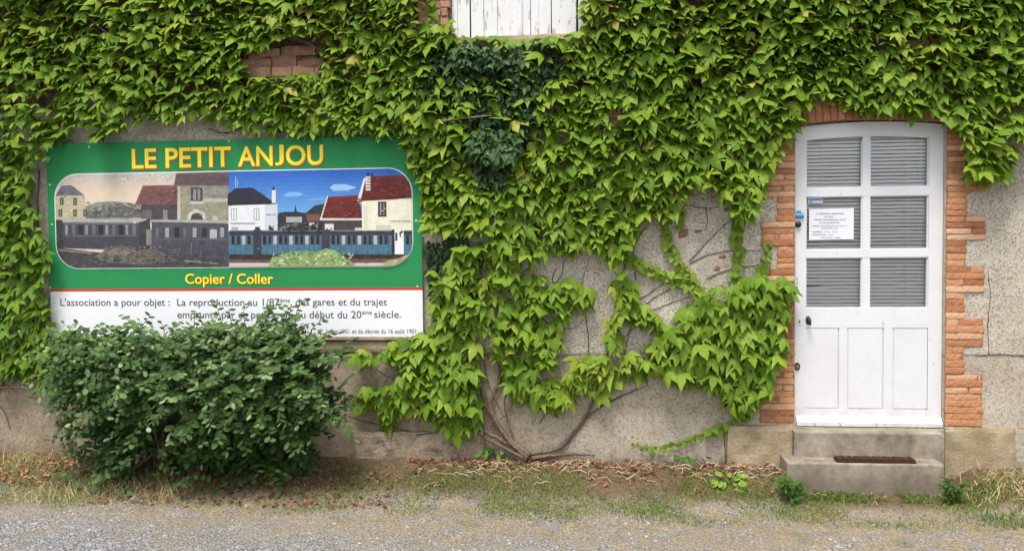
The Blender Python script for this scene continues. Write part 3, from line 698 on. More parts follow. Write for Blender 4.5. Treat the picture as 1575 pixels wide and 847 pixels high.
pp([(840, 545), (850, 505), (895, 485), (940, 505), (948, 545)], (200, 196, 182), 'L'); pp([(860, 545), (868, 515), (895, 505), (925, 515), (932, 545)], (72, 72, 74), 'L')
pp([(985, 525), (1002, 522), (1016, 538), (1004, 552), (985, 548)], (196, 192, 186), 'L')
rc(85, 545, 140, 720, (66, 64, 68), 'L'); pp([(135, 560), (600, 545), (600, 720), (140, 705)], (74, 74, 82), 'L'); pp([(130, 540), (570, 534), (640, 552), (630, 562), (135, 560)], (172, 168, 162), 'L')
pp([(570, 560), (630, 540), (640, 720), (570, 720)], (62, 62, 68), 'L'); pp([(640, 548), (1085, 548), (1088, 780), (640, 740)], (80, 80, 90), 'L'); pp([(635, 545), (1085, 548), (1085, 566), (640, 556)], (172, 170, 168), 'L')
for k, x in enumerate(range(150, 560, 38)): rc(x, 575, x + 16 + (k % 3) * 5, 630, [(146, 142, 138), (108, 106, 108), (40, 40, 46)][k % 3], 'L')
rc(140, 566, 565, 570, (128, 126, 130), 'L'); rc(140, 634, 560, 638, (116, 116, 122), 'L'); rc(610, 600, 640, 690, (138, 134, 124), 'L')
for k, x in enumerate(range(665, 1070, 52)): rc(x, 590, x + 14 + (k % 3) * 7, 645, [(110, 108, 112), (166, 164, 164), (44, 44, 50)][k % 3], 'L')
rc(970, 600, 1010, 652, (178, 176, 174), 'L'); rc(655, 655, 1080, 659, (112, 112, 120), 'L')
pp([(80, 700), (340, 730), (1088, 770), (1088, 900), (80, 900)], (76, 74, 76), 'L'); pp([(310, 760), (400, 700), (480, 690), (560, 720), (640, 705), (720, 740), (790, 775), (600, 800), (400, 790)], (112, 106, 98), 'L')
pp([(360, 740), (430, 705), (520, 725), (500, 750)], (142, 134, 122), 'L'); pp([(110, 712), (300, 730), (298, 738), (108, 720)], (140, 138, 138), 'L'); pp([(820, 772), (1020, 790), (1020, 796), (820, 780)], (150, 146, 142), 'L')
for (x, y, dx, dy) in ((785, 750, 14, -50), (905, 775, 18, -55), (860, 740, 4, -70)): pp([(x, y), (x + 4, y), (x + dx + 4, y + dy), (x + dx, y + dy)], (130, 130, 134), 'L')
for k in range(60):
    x, y = rnd.uniform(110, 1060), rnd.uniform(745, 815); c_ = rnd.choice([(60, 58, 60), (96, 92, 90), (118, 112, 104)]); pp([(x, y), (x + rnd.uniform(10, 34), y + rnd.uniform(-8, 6)), (x + rnd.uniform(5, 20), y + rnd.uniform(6, 14))], c_, 'L')
# right half: the same place in colour
rc(45, 240, 1100, 900, (52, 122, 206), 'R'); [rc(45, 236 + 24 * k, 1100, 264 + 24 * k, (34 + 7 * k, 92 + 7 * k, 190 + 3 * k), 'R') for k in range(11)]
pp([(350, 405), (390, 388), (440, 388), (470, 400), (440, 412), (380, 416)], (126, 176, 226), 'R'); pp([(615, 365), (640, 345), (700, 342), (770, 362), (720, 380), (640, 382)], (150, 192, 232), 'R'); pp([(480, 430), (580, 420), (600, 428), (520, 440)], (110, 164, 222), 'R')
pp([(315, 520), (360, 500), (440, 500), (480, 510), (530, 465), (600, 450), (600, 620), (315, 620)], (48, 52, 62), 'R'); pp([(416, 505), (424, 455), (432, 505)], (40, 44, 60), 'R'); rc(370, 528, 460, 560, (176, 178, 178), 'R'); pp([(480, 515), (560, 512), (560, 552), (490, 552)], (128, 82, 74), 'R')
rc(340, 560, 560, 620, (58, 60, 62), 'R'); pp([(330, 590), (420, 555), (440, 565), (340, 610)], (120, 122, 120), 'R')
rc(45, 455, 322, 640, (232, 233, 236), 'R'); rc(250, 455, 322, 640, (208, 212, 222), 'R'); pp([(40, 465), (40, 400), (85, 366), (182, 364), (315, 456)], (40, 42, 54), 'R'); rc(290, 375, 312, 450, (220, 220, 222), 'R'); rc(292, 360, 306, 378, (64, 56, 60), 'R')
rc(84, 300, 87, 366, (196, 200, 206), 'R'); rc(94, 320, 96, 366, (196, 200, 206), 'R')
for x in (58, 186): rc(x, 480, x + 34, 548, (168, 170, 174), 'R'); rc(x + 6, 485, x + 14, 543, (236, 236, 238), 'R'); rc(x + 20, 485, x + 28, 543, (236, 236, 238), 'R')
rc(55, 562, 195, 570, (150, 152, 158), 'R'); rc(258, 512, 312, 520, (150, 152, 158), 'R'); rc(60, 585, 100, 640, (172, 174, 178), 'R'); rc(195, 585, 222, 640, (60, 60, 68), 'R'); rc(272, 578, 300, 640, (56, 56, 64), 'R')
pp([(560, 540), (600, 415), (780, 405), (800, 540)], (124, 46, 40), 'R'); pp([(560, 546), (603, 410), (608, 412), (570, 546)], (230, 228, 224), 'R'); rc(562, 536, 800, 548, (214, 208, 200), 'R'); rc(580, 548, 800, 640, (74, 66, 62), 'R'); rc(590, 568, 640, 640, (214, 214, 210), 'R'); rc(600, 590, 606, 620, (60, 60, 60), 'R'); rc(622, 590, 628, 620, (60, 60, 60), 'R'); rc(760, 590, 800, 640, (206, 206, 200), 'R')
rc(500, 560, 548, 600, (196, 184, 172), 'R'); pp([(505, 600), (520, 565), (545, 600)], (60, 52, 50), 'R')
pp([(800, 440), (1100, 420), (1100, 720), (800, 640)], (236, 232, 208), 'R'); pp([(785, 440), (830, 300), (1040, 292), (1100, 360), (1100, 425)], (112, 38, 34), 'R'); pp([(778, 448), (1100, 420), (1100, 430), (780, 456)], (228, 226, 220), 'R'); pp([(772, 440), (810, 308), (820, 310), (790, 446)], (226, 224, 222), 'R')
rc(820, 300, 848, 380, (222, 210, 204), 'R'); rc(826, 280, 842, 300, (48, 44, 56), 'R'); rc(850, 283, 863, 300, (48, 44, 56), 'R')
rc(890, 442, 938, 528, (48, 46, 46), 'R'); rc(900, 450, 910, 520, (150, 150, 146), 'R'); rc(918, 450, 928, 520, (120, 120, 118), 'R'); rc(955, 548, 1078, 562, (206, 206, 190), 'R'); rc(965, 551, 1070, 555, (128, 128, 118), 'R'); rc(808, 460, 832, 600, (218, 214, 196), 'R'); rc(880, 575, 965, 605, (206, 202, 186), 'R')
for k in range(12): pass
rc(985, 600, 1040, 740, (234, 234, 236), 'R'); rc(988, 618, 1000, 664, (56, 56, 62), 'R'); pp([(1010, 620), (1022, 606), (1036, 612), (1030, 618), (1020, 624), (1020, 640), (1034, 646), (1014, 642)], (64, 64, 72), 'R')
rc(45, 610, 980, 740, (84, 126, 148), 'R')
for (x0, x1) in ((50, 190), (228, 580), (615, 980), (1036, 1110)):
    rc(x0, 608, x1, 632, (52, 56, 66), 'R'); rc(x0, 632, x1, 686, (96, 110, 122), 'R'); rc(x0, 686, x1, 740, (74, 122, 146), 'R'); rc(x0, 604, x1, 610, (128, 132, 138), 'R')
    x = x0 + 12; k = 0
    while x < x1 - 24: rc(x, 634, x + 18, 684, [(28, 34, 46), (40, 44, 54), (176, 182, 186)][k % 3], 'R'); rc(x + 20, 634, x + 24, 738, (70, 92, 108), 'R'); x += 30; k += 1
rc(185, 600, 230, 740, (56, 58, 70), 'R'); rc(572, 600, 618, 720, (58, 60, 72), 'R'); rc(968, 600, 984, 750, (44, 48, 60), 'R')
rc(50, 740, 1050, 770, (58, 48, 46), 'R'); rc(50, 770, 1050, 790, (112, 88, 76), 'R'); rc(50, 788, 1060, 830, (206, 196, 188), 'R'); rc(730, 745, 1040, 756, (44, 40, 40), 'R'); rc(740, 762, 1000, 770, (96, 60, 48), 'R')
pp([(270, 810), (290, 760), (360, 735), (470, 718), (540, 728), (600, 706), (650, 720), (700, 755), (745, 785), (760, 812)], (150, 176, 112), 'R')
for k in range(110):
    x = rnd.uniform(285, 735); y = rnd.uniform(735, 808); pp([(x, y), (x + rnd.uniform(4, 20), y - rnd.uniform(6, 22)), (x + rnd.uniform(8, 24), y - rnd.uniform(0, 8))], rnd.choice([(196, 214, 160), (126, 158, 84), (214, 224, 190), (168, 190, 122), (104, 136, 70)]), 'R')
pp([(900, 815), (930, 775), (1000, 765), (1060, 740), (1060, 815)], (186, 176, 130), 'R')
def scuff(x0, y0, x1, y1, cols, n, w, h, src):             # brushy detail: foliage, tiles, shadows
    for _ in range(n):
        x, y = rnd.uniform(x0, x1), rnd.uniform(y0, y1); a, c_ = rnd.uniform(.4, 1) * w, rnd.uniform(.4, 1) * h
        pp([(x, y), (x + a * .5, y - c_ * rnd.uniform(.2, .6)), (x + a, y + c_ * .1), (x + a * .6, y + c_ * .6)], rnd.choice(cols), src)
for k in range(7):                                          # rows of roof tiles
    y = 368 + k * 13; rc(588 - k * 5, y, 786, y + 2.5, (112, 76, 72), 'L'); y = 424 + k * 16; rc(606 - k * 7, y, 796, y + 3, (100, 34, 32), 'R'); y = 312 + k * 17; rc(832 - k * 6, y, 1095, y + 3, (92, 28, 28), 'R')
    rc(776, 290 + k * 9, 1080, 292 + k * 9, (102, 84, 86), 'L')
scuff(650, 365, 780, 450, [(146, 104, 96), (118, 80, 76), (156, 118, 110)], 50, 26, 7, 'L'); scuff(610, 425, 780, 525, [(142, 60, 48), (108, 38, 36), (150, 74, 60)], 60, 30, 9, 'R'); scuff(845, 310, 1080, 420, [(126, 50, 42), (96, 30, 30), (140, 66, 54)], 70, 34, 9, 'R')
scuff(268, 450, 570, 520, [(138, 138, 130), (112, 114, 108), (160, 160, 150), (96, 98, 94)], 90, 34, 12, 'L'); scuff(340, 560, 560, 608, [(44, 48, 50), (76, 78, 76), (30, 34, 38), (98, 98, 90)], 80, 24, 12, 'R'); scuff(330, 505, 470, 525, [(40, 46, 56), (60, 64, 72)], 20, 24, 8, 'R')
scuff(95, 640, 1080, 745, [(64, 64, 72), (88, 88, 96), (98, 98, 104), (56, 56, 62)], 120, 34, 5, 'L'); scuff(340, 695, 780, 800, [(142, 134, 122), (96, 92, 86), (164, 156, 140), (78, 76, 74)], 130, 22, 9, 'L'); scuff(100, 745, 1080, 825, [(60, 60, 64), (98, 94, 92), (46, 46, 50)], 90, 28, 9, 'L')
scuff(805, 365, 1070, 540, [(172, 168, 146), (146, 142, 122), (180, 174, 154)], 60, 24, 8, 'L'); scuff(60, 690, 970, 738, [(66, 108, 130), (88, 136, 158), (56, 92, 112)], 70, 26, 6, 'R'); scuff(55, 742, 1040, 790, [(40, 34, 34), (86, 62, 54), (128, 104, 90)], 80, 36, 5, 'R')
scuff(60, 470, 315, 600, [(222, 224, 230), (240, 240, 242), (206, 210, 220)], 40, 22, 7, 'R'); scuff(810, 450, 1080, 560, [(228, 224, 198), (242, 238, 218), (216, 210, 184)], 40, 26, 8, 'R')
for x in range(660, 1080, 26): rc(x, 660, x + 2, 770, (66, 66, 76), 'L')
for x in range(150, 560, 19): rc(x, 640, x + 1.5, 706, (62, 62, 70), 'L')
pic.build('printed_picture', PM, sign, tint=False)
YL = SY - .0042
TT = [('LE PETIT', 203, 355), ('AN', 366, 419.5), ('J', 423, 436.5), ('OU', 440, 497)]
bly = lambda x: 258.8 - (x - 203) * .0215
lettering([(s_, (a + .6, bly(a) + 1.3, bly(c_) + 1.3), c_ + 1.6, 31, .030) for (s_, a, c_) in TT], YL - .0002, M['red'], sign)
lettering([(s_, (a, bly(a), bly(c_)), c_, 31, .016) for (s_, a, c_) in TT], YL - .0008, M['yellow'], sign)
lettering([('Copier / Coller', (285.8, 436.6), 420.8, 16, .02)], YL - .0002, M['red'], sign)
lettering([('Copier / Coller', (285, 436), 420, 16, .010)], YL - .0008, M['yellow'], sign)
lettering([("L'association a pour objet :", (93, 470), 261, 11.5, .006), ('La reproduction au 1/87', (272.5, 470), 430, 11.5, .006), ('ème', (431, 465), 446, 7, .006), (', des gares et du trajet', (446.5, 469.5), 595.5, 11.5, .006),
           ('emprunté par ce petit train au début du 20', (273, 489), 556, 11.5, .006), ('ème', (557, 483.5), 572, 7, .006), ('siècle.', (575.5, 488.5), 617, 11.5, .006)], YL + .001, M['greyink'], sign, split=True)
lettering([('par la loi du 1', (397, 513), 491, 7, .006), ('er', (492, 510), 497, 4.5, .006), ('Juillet 1901 et du décret du 16 août 1901', (501, 512.5), 640, 7, .006)], YL + .001, M['greyink'], sign, split=True)
for (px, py) in ((77, 284), (80, 345), (640, 339), (352, 217), (137, 226), (77.5, 442), (642, 440), (480, 214), (625, 515)):
    c = W(px, py, SY - .003); b = MB(); disc(b, (c[0], c[2]), .006, SY - .005, SY - .001, 10); b.build('screw', M['signwhite'], sign)

# ------------------------------------------------------------------ notice, sticker, mat
NY = DY + .0285
c0, c1 = W(1244.5, 321.5, NY), W(1313, 368.5, NY)
nt_ = empty('paper_notice', ((c0[0] + c1[0]) / 2, NY, c1[2]), 'white printed paper notice taped in the left middle door pane', 'notice')
b = MB(); b.add([(c0[0], NY, c1[2]), (c1[0], NY - .001, c1[2] + .003), (c1[0], NY - .001, c0[2] + .003), (c0[0], NY, c0[2])] + [(c0[0], NY + .001, c1[2]), (c1[0], NY, c1[2] + .003), (c1[0], NY, c0[2] + .003), (c0[0], NY + .001, c0[2])], [(0, 1, 2, 3), (7, 6, 5, 4), (0, 4, 5, 1), (1, 5, 6, 2), (2, 6, 7, 3), (3, 7, 4, 0)])
b.build('sheet', M['paper'], nt_)
lettering([('LE DERNIER WEEK-END', (1255, 329.8), 1298, 2.6, .0), ('DU MOIS', (1268, 334.4), 1282, 2.4, 0), ('VISITES SUR RENDEZ-VOUS', (1252, 339), 1301, 2.4, 0), ('AU 06 00 00 00 00', (1260, 343.6), 1291, 2.4, 0),
           ('POUR UN GROUPE DE 10 OU +', (1250, 348.5), 1304, 2.2, 0), ('CONTACTER AVANT', (1264, 352), 1289, 2.0, 0), ('SAMEDI : 14 H - 18 H', (1250, 357.5), 1288, 2.2, 0), ('DIMANCHE : 14 H', (1250, 362), 1281, 2.2, 0), ('ENTREE LIBRE', (1264, 366.3), 1293, 1.8, 0)], NY - .0016, M['ink'], nt_, split=True)
c0, c1 = W(1243, 305, NY), W(1265, 312.5, NY)
st_ = empty('sticker', ((c0[0] + c1[0]) / 2, NY, c1[2]), 'small blue and white sticker at the pane corner above the paper notice', 'sticker')
b = MB(); b.box((c0[0], NY, c1[2]), (c1[0], NY + .001, c0[2])); b.build('backing', M['paper'], st_)
b = MB(); h = c0[2] - c1[2]; b.box((c0[0] + .004, NY - .0008, c1[2] + h * .55), (c1[0] - .004, NY - .0003, c1[2] + h * .82)); b.box((c0[0] + .006, NY - .0008, c1[2] + h * .16), (c0[0] + .03, NY - .0003, c1[2] + h * .36)); b.build('printed_band', M['blue'], st_)
# door mat on the lower step
mx0, mx1 = W(1284, 708, yl + .06)[0], W(1405, 708, yl + .06)[0]
mt_ = empty('door_mat', ((mx0 + mx1) / 2, (yl + yb) / 2, zl), 'narrow brown ribbed coir mat on the lower concrete step', 'mat')
b = MB(); b.box((mx0, yl + .012, zl + .003), (mx1, yl + .088, zl + .016)); b.build('backing', M['coir'], mt_)
b = MB(); x = mx0 + .004
while x < mx1 - .008:
    b.box((x, yl + .010, zl + .010), (x + .006, yl + .090, zl + .027 + rnd.uniform(-.002, .003)), rnd.random(), 0, .001); x += .0095
b.build('bristles', M['coir'], mt_)

# ------------------------------------------------------------------ leaves
# templates: origin at the leaf stalk, +y towards the tip, z the upper side
def mk_template(mid, right, faces):
    V = [(0, y) for y in mid] + list(right); nm = len(mid); nr = len(right)
    V += [(-x, y) for (x, y) in right]
    F = [tuple(f) for f in faces]
    def mir(i): return i if i < nm else i + nr
    F += [tuple(mir(i) for i in f)[::-1] for f in faces]
    return np.array(V, float), F
T_CREEP = mk_template([0, .25, .46, .74, 1.12], [(.10, -.12), (.28, -.15), (.42, .00), (.53, .26), (.70, .72), (.43, .50), (.225, .38), (.25, .58), (.13, .84)],
                      [(0, 5, 6, 1), (1, 6, 7), (1, 7, 8, 10), (8, 9, 10), (1, 10, 11, 2), (2, 11, 12, 3), (3, 12, 13), (3, 13, 4)])
T_BROAD = mk_template([0, .25, .46, .74, .98], [(.12, -.14), (.32, -.16), (.48, .00), (.58, .24), (.60, .50), (.47, .53), (.36, .54), (.29, .66), (.15, .82)],
                      [(0, 5, 6, 1), (1, 6, 7), (1, 7, 8, 10), (8, 9, 10), (1, 10, 11, 2), (2, 11, 12, 3), (3, 12, 13), (3, 13, 4)])
T_HEART = mk_template([0, .4, 1.0], [(.22, -.10), (.42, .10), (.40, .38), (.2, .72)], [(0, 3, 4, 1), (1, 4, 5), (1, 5, 6), (1, 6, 2)])
T_IVY = mk_template([0, .35, 1.0], [(.16, -.12), (.46, .06), (.30, .36), (.22, .55)], [(0, 3, 4, 1), (1, 4, 5), (1, 5, 6), (1, 6, 2)])
T_OVAL = mk_template([0, .5, 1.0], [(.18, .14), (.29, .48), (.22, .78)], [(0, 3, 4, 1), (1, 4, 5), (1, 5, 2)])
def leaf_arrays(tpl, P, Nn, D_, size, cup, droop, tint, wid=None):
    V0, F0_ = tpl; k = len(P); n = len(V0)
    Nn = Nn / np.linalg.norm(Nn, axis=1)[:, None]; D_ = D_ - Nn * (D_ * Nn).sum(1)[:, None]; D_ /= np.linalg.norm(D_, axis=1)[:, None] + 1e-9
    S = np.cross(D_, Nn)
    wv = np.ones(k) if wid is None else wid
    x = V0[None, :, 0] * size[:, None] * wv[:, None]; y = V0[None, :, 1] * size[:, None]
    z = -(cup[:, None] * np.abs(V0[None, :, 0]) ** 1.3 + droop[:, None] * np.clip(V0[None, :, 1], 0, 2) ** 2) * size[:, None]
    tw = rng.normal(0, .10, k)[:, None] * V0[None, :, 0] * V0[None, :, 1] * size[:, None] * 2; z = z + tw
    V = P[:, None, :] + x[..., None] * S[:, None, :] + y[..., None] * D_[:, None, :] + z[..., None] * Nn[:, None, :]
    V = V.reshape(-1, 3); off = (np.arange(k) * n)
    F = []
    for o in off.tolist():
        for f in F0_: F.append([i + o for i in f])
    return V, F, np.repeat(tint, len(F0_))
def leaf_obj(name, parts, mt, parent, label=None, kind=None):
    Vs, Fs, Ts = [], [], []; off = 0
    for (V, F, t) in parts:
        Vs.append(V); Fs += [[i + off for i in f] for f in F]; Ts.append(t); off += len(V)
    o = obj(name, np.concatenate(Vs), Fs, mt, parent, None, np.concatenate(Ts), True, label)
    if kind: o['kind'] = kind
    return o
def hang(P, size, elev, tint, tpl=T_CREEP, lat=.40, cup=(.30, .20), droop=(.20, .12), face=.35):
    """leaves hanging on the wall like shingles, upper side out and up, tip down"""
    k = len(P); e = np.clip(rng.normal(elev, 19, k), -10, 82) * math.pi / 180
    side = rng.normal(0, face, k)
    N_ = np.stack([side, -np.cos(e), np.sin(e)], 1)
    D_ = np.stack([rng.normal(0, lat, k), -np.sin(e) * .8 - .1, -np.cos(e) * 1.0 - .15], 1)
    return leaf_arrays(tpl, P, N_, D_, size, np.clip(rng.normal(*cup, k), -.1, .9), np.clip(rng.normal(*droop, k), -.1, .6), np.clip(tint, 0, 1))

TOP = [(-420, -170), (1990, -170), (1990, 330), (1700, 250), (1562, 212), (1556, 245), (1540, 285), (1512, 291), (1492, 268), (1486, 225), (1468, 190), (1440, 178), (1385, 186), (1340, 166), (1325, 182), (1300, 162), (1245, 160), (1238, 188), (1212, 212), (1200, 232), (1182, 258), (1170, 300), (1162, 330), (1145, 348), (1122, 335), (1106, 300), (1100, 288), (1058, 292), (1052, 318), (1030, 330), (1000, 342), (975, 345), (966, 380), (974, 408), (962, 436), (938, 425), (930, 400), (895, 388), (872, 396), (838, 396), (812, 420), (838, 448), (880, 440), (908, 452), (908, 474), (880, 482), (862, 500), (862, 540), (846, 566), (815, 590), (800, 612), (782, 598), (764, 570), (752, 525), (738, 520), (730, 548), (732, 590), (742, 625), (738, 664), (700, 676), (678, 655), (640, 640), (612, 638), (596, 662), (582, 640), (545, 625), (560, 606), (612, 600), (622, 570), (590, 560), (556, 566), (548, 548), (600, 536), (640, 522), (664, 508), (668, 462), (664, 400), (660, 350), (652, 305), (640, 278), (630, 250), (628, 228), (600, 210), (560, 206), (505, 205), (440, 212), (400, 206), (382, 200), (352, 196), (336, 186), (300, 180), (268, 190), (235, 186), (200, 192), (170, 206), (150, 216), (132, 212), (128, 196), (100, 205), (82, 222), (74, 252), (60, 262), (48, 262), (44, 300), (48, 335), (66, 342), (62, 372), (76, 392), (72, 422), (60, 440), (70, 462), (80, 500), (84, 520), (108, 520), (160, 526), (150, 575), (118, 612), (95, 606), (55, 590), (0, 584), (-420, 590)]
HOLES = [[(695, -170), (906, -170), (902, 10), (882, 50), (872, 60), (696, 62), (692, 35)], [(362, 88), (420, 70), (480, 78), (500, 92), (498, 116), (440, 122), (385, 120)], [(1386, 62), (1446, 58), (1450, 74), (1400, 80)], [(1438, 32), (1494, 30), (1496, 46), (1446, 48)],
         [(928, 168), (960, 165), (962, 198), (935, 204)], [(640, -170), (696, -170), (695, 35), (668, 50), (645, 30)], [(655, 366), (705, 360), (712, 380), (690, 420), (660, 425)], [(690, 366), (750, 362), (756, 378), (700, 392)], [(420, 62), (505, 56), (500, 80), (450, 84)], [(1348, 172), (1372, 166), (1420, 180), (1380, 190)]]
CLUMP = [(1058, 478), (1085, 456), (1128, 440), (1160, 432), (1206, 434), (1214, 452), (1208, 480), (1204, 505), (1206, 530), (1196, 570), (1188, 600), (1172, 620), (1150, 636), (1132, 634), (1112, 606), (1072, 594), (1035, 588), (1002, 572), (988, 560), (1006, 546), (1008, 522), (1030, 500)]
SMALL = [[(870, 585), (885, 562), (915, 553), (938, 562), (946, 595), (925, 616), (895, 608)], [(826, 598), (850, 590), (872, 600), (880, 618), (858, 634), (834, 622)], [(945, 560), (975, 548), (990, 575), (962, 582)],
         [(940, 445), (960, 432), (978, 446), (972, 480), (952, 492)], [(930, 495), (950, 485), (952, 520), (940, 545)], [(975, 470), (1010, 488), (1020, 510), (990, 506)]]
def sample(poly, n, holes=()):
    P = np.array(poly); lo, hi = P.min(0), P.max(0)
    px = rng.uniform(lo[0], hi[0], n); py = rng.uniform(lo[1], hi[1], n); k = inpoly(px, py, poly)
    for h in holes: k &= ~inpoly(px, py, h)
    return px[k], py[k]
DARK = [(648, 60), (700, 66), (800, 70), (862, 62), (868, 100), (840, 140), (845, 170), (815, 205), (790, 240), (782, 285), (760, 300), (738, 285), (718, 245), (700, 205), (665, 175), (645, 120)]
def spaced(poly, n, dx, dy, holes=()):          # even but irregular spacing
    X_, Y_ = sample(poly, n, holes); grid = {}; kx, ky = [], []
    for x, y in zip(X_.tolist(), Y_.tolist()):
        u_, v_ = x / dx, y / dy; i, j = int(math.floor(u_)), int(math.floor(v_)); ok = True
        for a_ in (-1, 0, 1):
            for b_ in (-1, 0, 1):
                for (p, q) in grid.get((i + a_, j + b_), ()):
                    if (p - u_) ** 2 + (q - v_) ** 2 < 1: ok = False
        if ok: grid.setdefault((i, j), []).append((u_, v_)); kx.append(x); ky.append(y)
    return np.array(kx), np.array(ky)
o1 = spaced(TOP, 110000, 12.6, 9.0, HOLES); o2 = sample(TOP, 21000, HOLES)
px = np.concatenate([o1[0], o2[0]]); py = np.concatenate([o1[1], o2[1]]); outer = np.arange(len(px)) < len(o1[0])
print('creeper leaves', len(px), outer.sum())
P0 = WV(px, py, 0.0)
th = .060 + .115 * vnoise(P0[:, 0], P0[:, 2], 2.6) * (.6 + .8 * vnoise(P0[:, 0], P0[:, 2], 7, 5))
gapn = vnoise(P0[:, 0], P0[:, 2], 8.5, 9)
keep = rng.random(len(px)) < np.where(inpoly(px + 30 * (vnoise(px / 24, py / 24) - .5), py + 30 * (vnoise(px / 24, py / 24, 1, 7) - .5), DARK), .56, 1.0) * np.where((py > 385) & (px > 735) & (px < 990), .62, 1) * np.where((gapn > .76) & outer, .2, 1)
px, py, th, outer = px[keep], py[keep], th[keep], outer[keep]
u = np.where(outer, rng.uniform(.72, 1.0, len(px)), rng.uniform(.15, .72, len(px))); off = .015 + th * u
P = WV(px, py, -off); P[:, 2] += np.where(py > 330, .05, .03)
sz = np.interp(px, [0, 350, 600, 900, 1300, 1575], [.074, .076, .084, .087, .083, .083]) * np.minimum(rng.lognormal(0, .28, len(px)), 1.5)
zone = np.interp(px, [0, 80, 300, 700, 900, 1575], [.50, .50, .56, .55, .58, .55]) + .12 * (vnoise(P[:, 0], P[:, 2], 1.5, 12) - .5) + np.where(py < 60, .08, 0) + np.where((px < 100) & (py > 240), -.07, 0)
tint = zone + rng.normal(0, .14, len(px)) + .06 * u
elev = np.interp(py, [0, 250, 600], [60, 52, 42])
leftv = (px < 300 + 60 * np.sin(py * .05)) & (px < 500)
base_r = G(800, 705, .12); base_l = W(-20, 640, -.05)
main = empty('creeper_vine', base_r, 'bright green creeper rooted mid wall and spreading over the door and window', 'climbing plant')
left = empty('creeper_vine', base_l, 'bright green creeper hanging over the wall at the far left of the sign', 'climbing plant')
kind2 = rng.random(len(px)) < .28
def pick(m, q=None):
    m = m & (kind2 if q else ~kind2); return hang(P[m], sz[m] * (.92 if q else 1), elev[m], tint[m], T_BROAD if q else T_CREEP, face=.5 if q else .35)
leaf_obj('foliage', [pick(leftv), pick(leftv, 1)], M['creeper'], left)
parts = [pick(~leftv), pick(~leftv, 1)]
a_ = spaced(CLUMP, 9000, 15, 13); c_ = sample(CLUMP, 500); px2 = np.concatenate([a_[0], c_[0]]); py2 = np.concatenate([a_[1], c_[1]]); P2 = WV(px2, py2, -np.where(np.arange(len(px2)) < len(a_[0]), rng.uniform(.11, .16, len(px2)), rng.uniform(.02, .08, len(px2)))); P2[:, 2] += .035
parts2 = [hang(P2, .086 * rng.lognormal(0, .2, len(px2)), 36, .62 + rng.normal(0, .10, len(px2)))]
ps3 = []
for pl in SMALL:
    a = np.array(pl); area = (np.ptp(a[:, 0]) * np.ptp(a[:, 1])); px3, py3 = sample(pl, int(area / 38)); P3 = WV(px3, py3, -(.02 + rng.random(len(px3)) * .09)); P3[:, 2] += .035
    ps3.append(hang(P3, .078 * rng.lognormal(0, .25, len(px3)), 38, .74 + rng.normal(0, .13, len(px3)), face=.6, lat=.7))
leaf_obj('foliage', parts + ps3, M['creeper'], main)
leaf_obj('foliage', parts2, M['creeper'], main, label='dense round clump beside the door')
# runners with small leaves pressed to the wall
def runner(pts, step_px, s0, s1, spread, tn, tpl=T_HEART, off=.02):
    Pl = smoothline([np.array([p[0], p[1], 0.0]) for p in pts], 24); Q_ = []
    L = 0; last = -9
    for i in range(1, len(Pl)):
        L += np.linalg.norm(Pl[i] - Pl[i - 1])
        if L - last >= step_px: Q_.append((Pl[i], Pl[i] - Pl[i - 1], i / len(Pl))); last = L
    X_ = []; S_ = []
    for (p, d, f) in Q_:
        d = d / (np.linalg.norm(d) + 1e-9); nrm = np.array([-d[1], d[0], 0])
        for sgn in (-1, 1):
            q = p + nrm * sgn * spread * rnd.uniform(.1, 1.0); X_.append((q[0], q[1])); S_.append(s0 + (s1 - s0) * f)
    X_ = np.array(X_); S_ = np.array(S_) * rng.lognormal(0, .2, len(S_))
    PP = WV(X_[:, 0], X_[:, 1], -(off + rng.random(len(X_)) * .03))
    lv = hang(PP, S_, 28, tn + rng.normal(0, .09, len(S_)), tpl, .5)
    b = MB(); b.tube([W(p[0], p[1], -.006) for p in Pl[::3]], np.linspace(.0035, .0018, len(Pl[::3])), 5)
    st = b.build('runner', M['bark'], main)
    o = leaf_obj('leaves', [lv], M['creeper'], st)
runner([(1150, 636), (1120, 652), (1080, 668), (1045, 680), (1012, 687), (972, 684)], 6, .052, .022, 4, .62)
runner([(1028, 318), (1022, 350), (1032, 385), (1052, 415), (1072, 440), (1090, 470), (1100, 490)], 4.2, .040, .055, 8, .66)
runner([(955, 385), (985, 405), (1015, 418), (1045, 428), (1070, 445), (1085, 462)], 4.2, .060, .045, 8, .66)
runner([(1135, 335), (1132, 362), (1138, 392), (1130, 420), (1134, 442)], 6, .07, .045, 8, .60)
runner([(1182, 372), (1178, 392), (1172, 412), (1166, 436)], 6, .04, .05, 6, .60)
runner([(955, 470), (985, 488), (1010, 500), (1035, 512)], 5, .06, .06, 9, .68)
runner([(1050, 325), (1048, 338), (1044, 350)], 6, .05, .03, 5, .75)
runner([(660, -60), (662, -20), (665, 15), (662, 40)], 8, .06, .05, 6, .62)
runner([(840, 612), (815, 606), (795, 600)], 7, .07, .07, 8, .66)
runner([(990, 560), (965, 565), (940, 580)], 7, .08, .07, 8, .70)

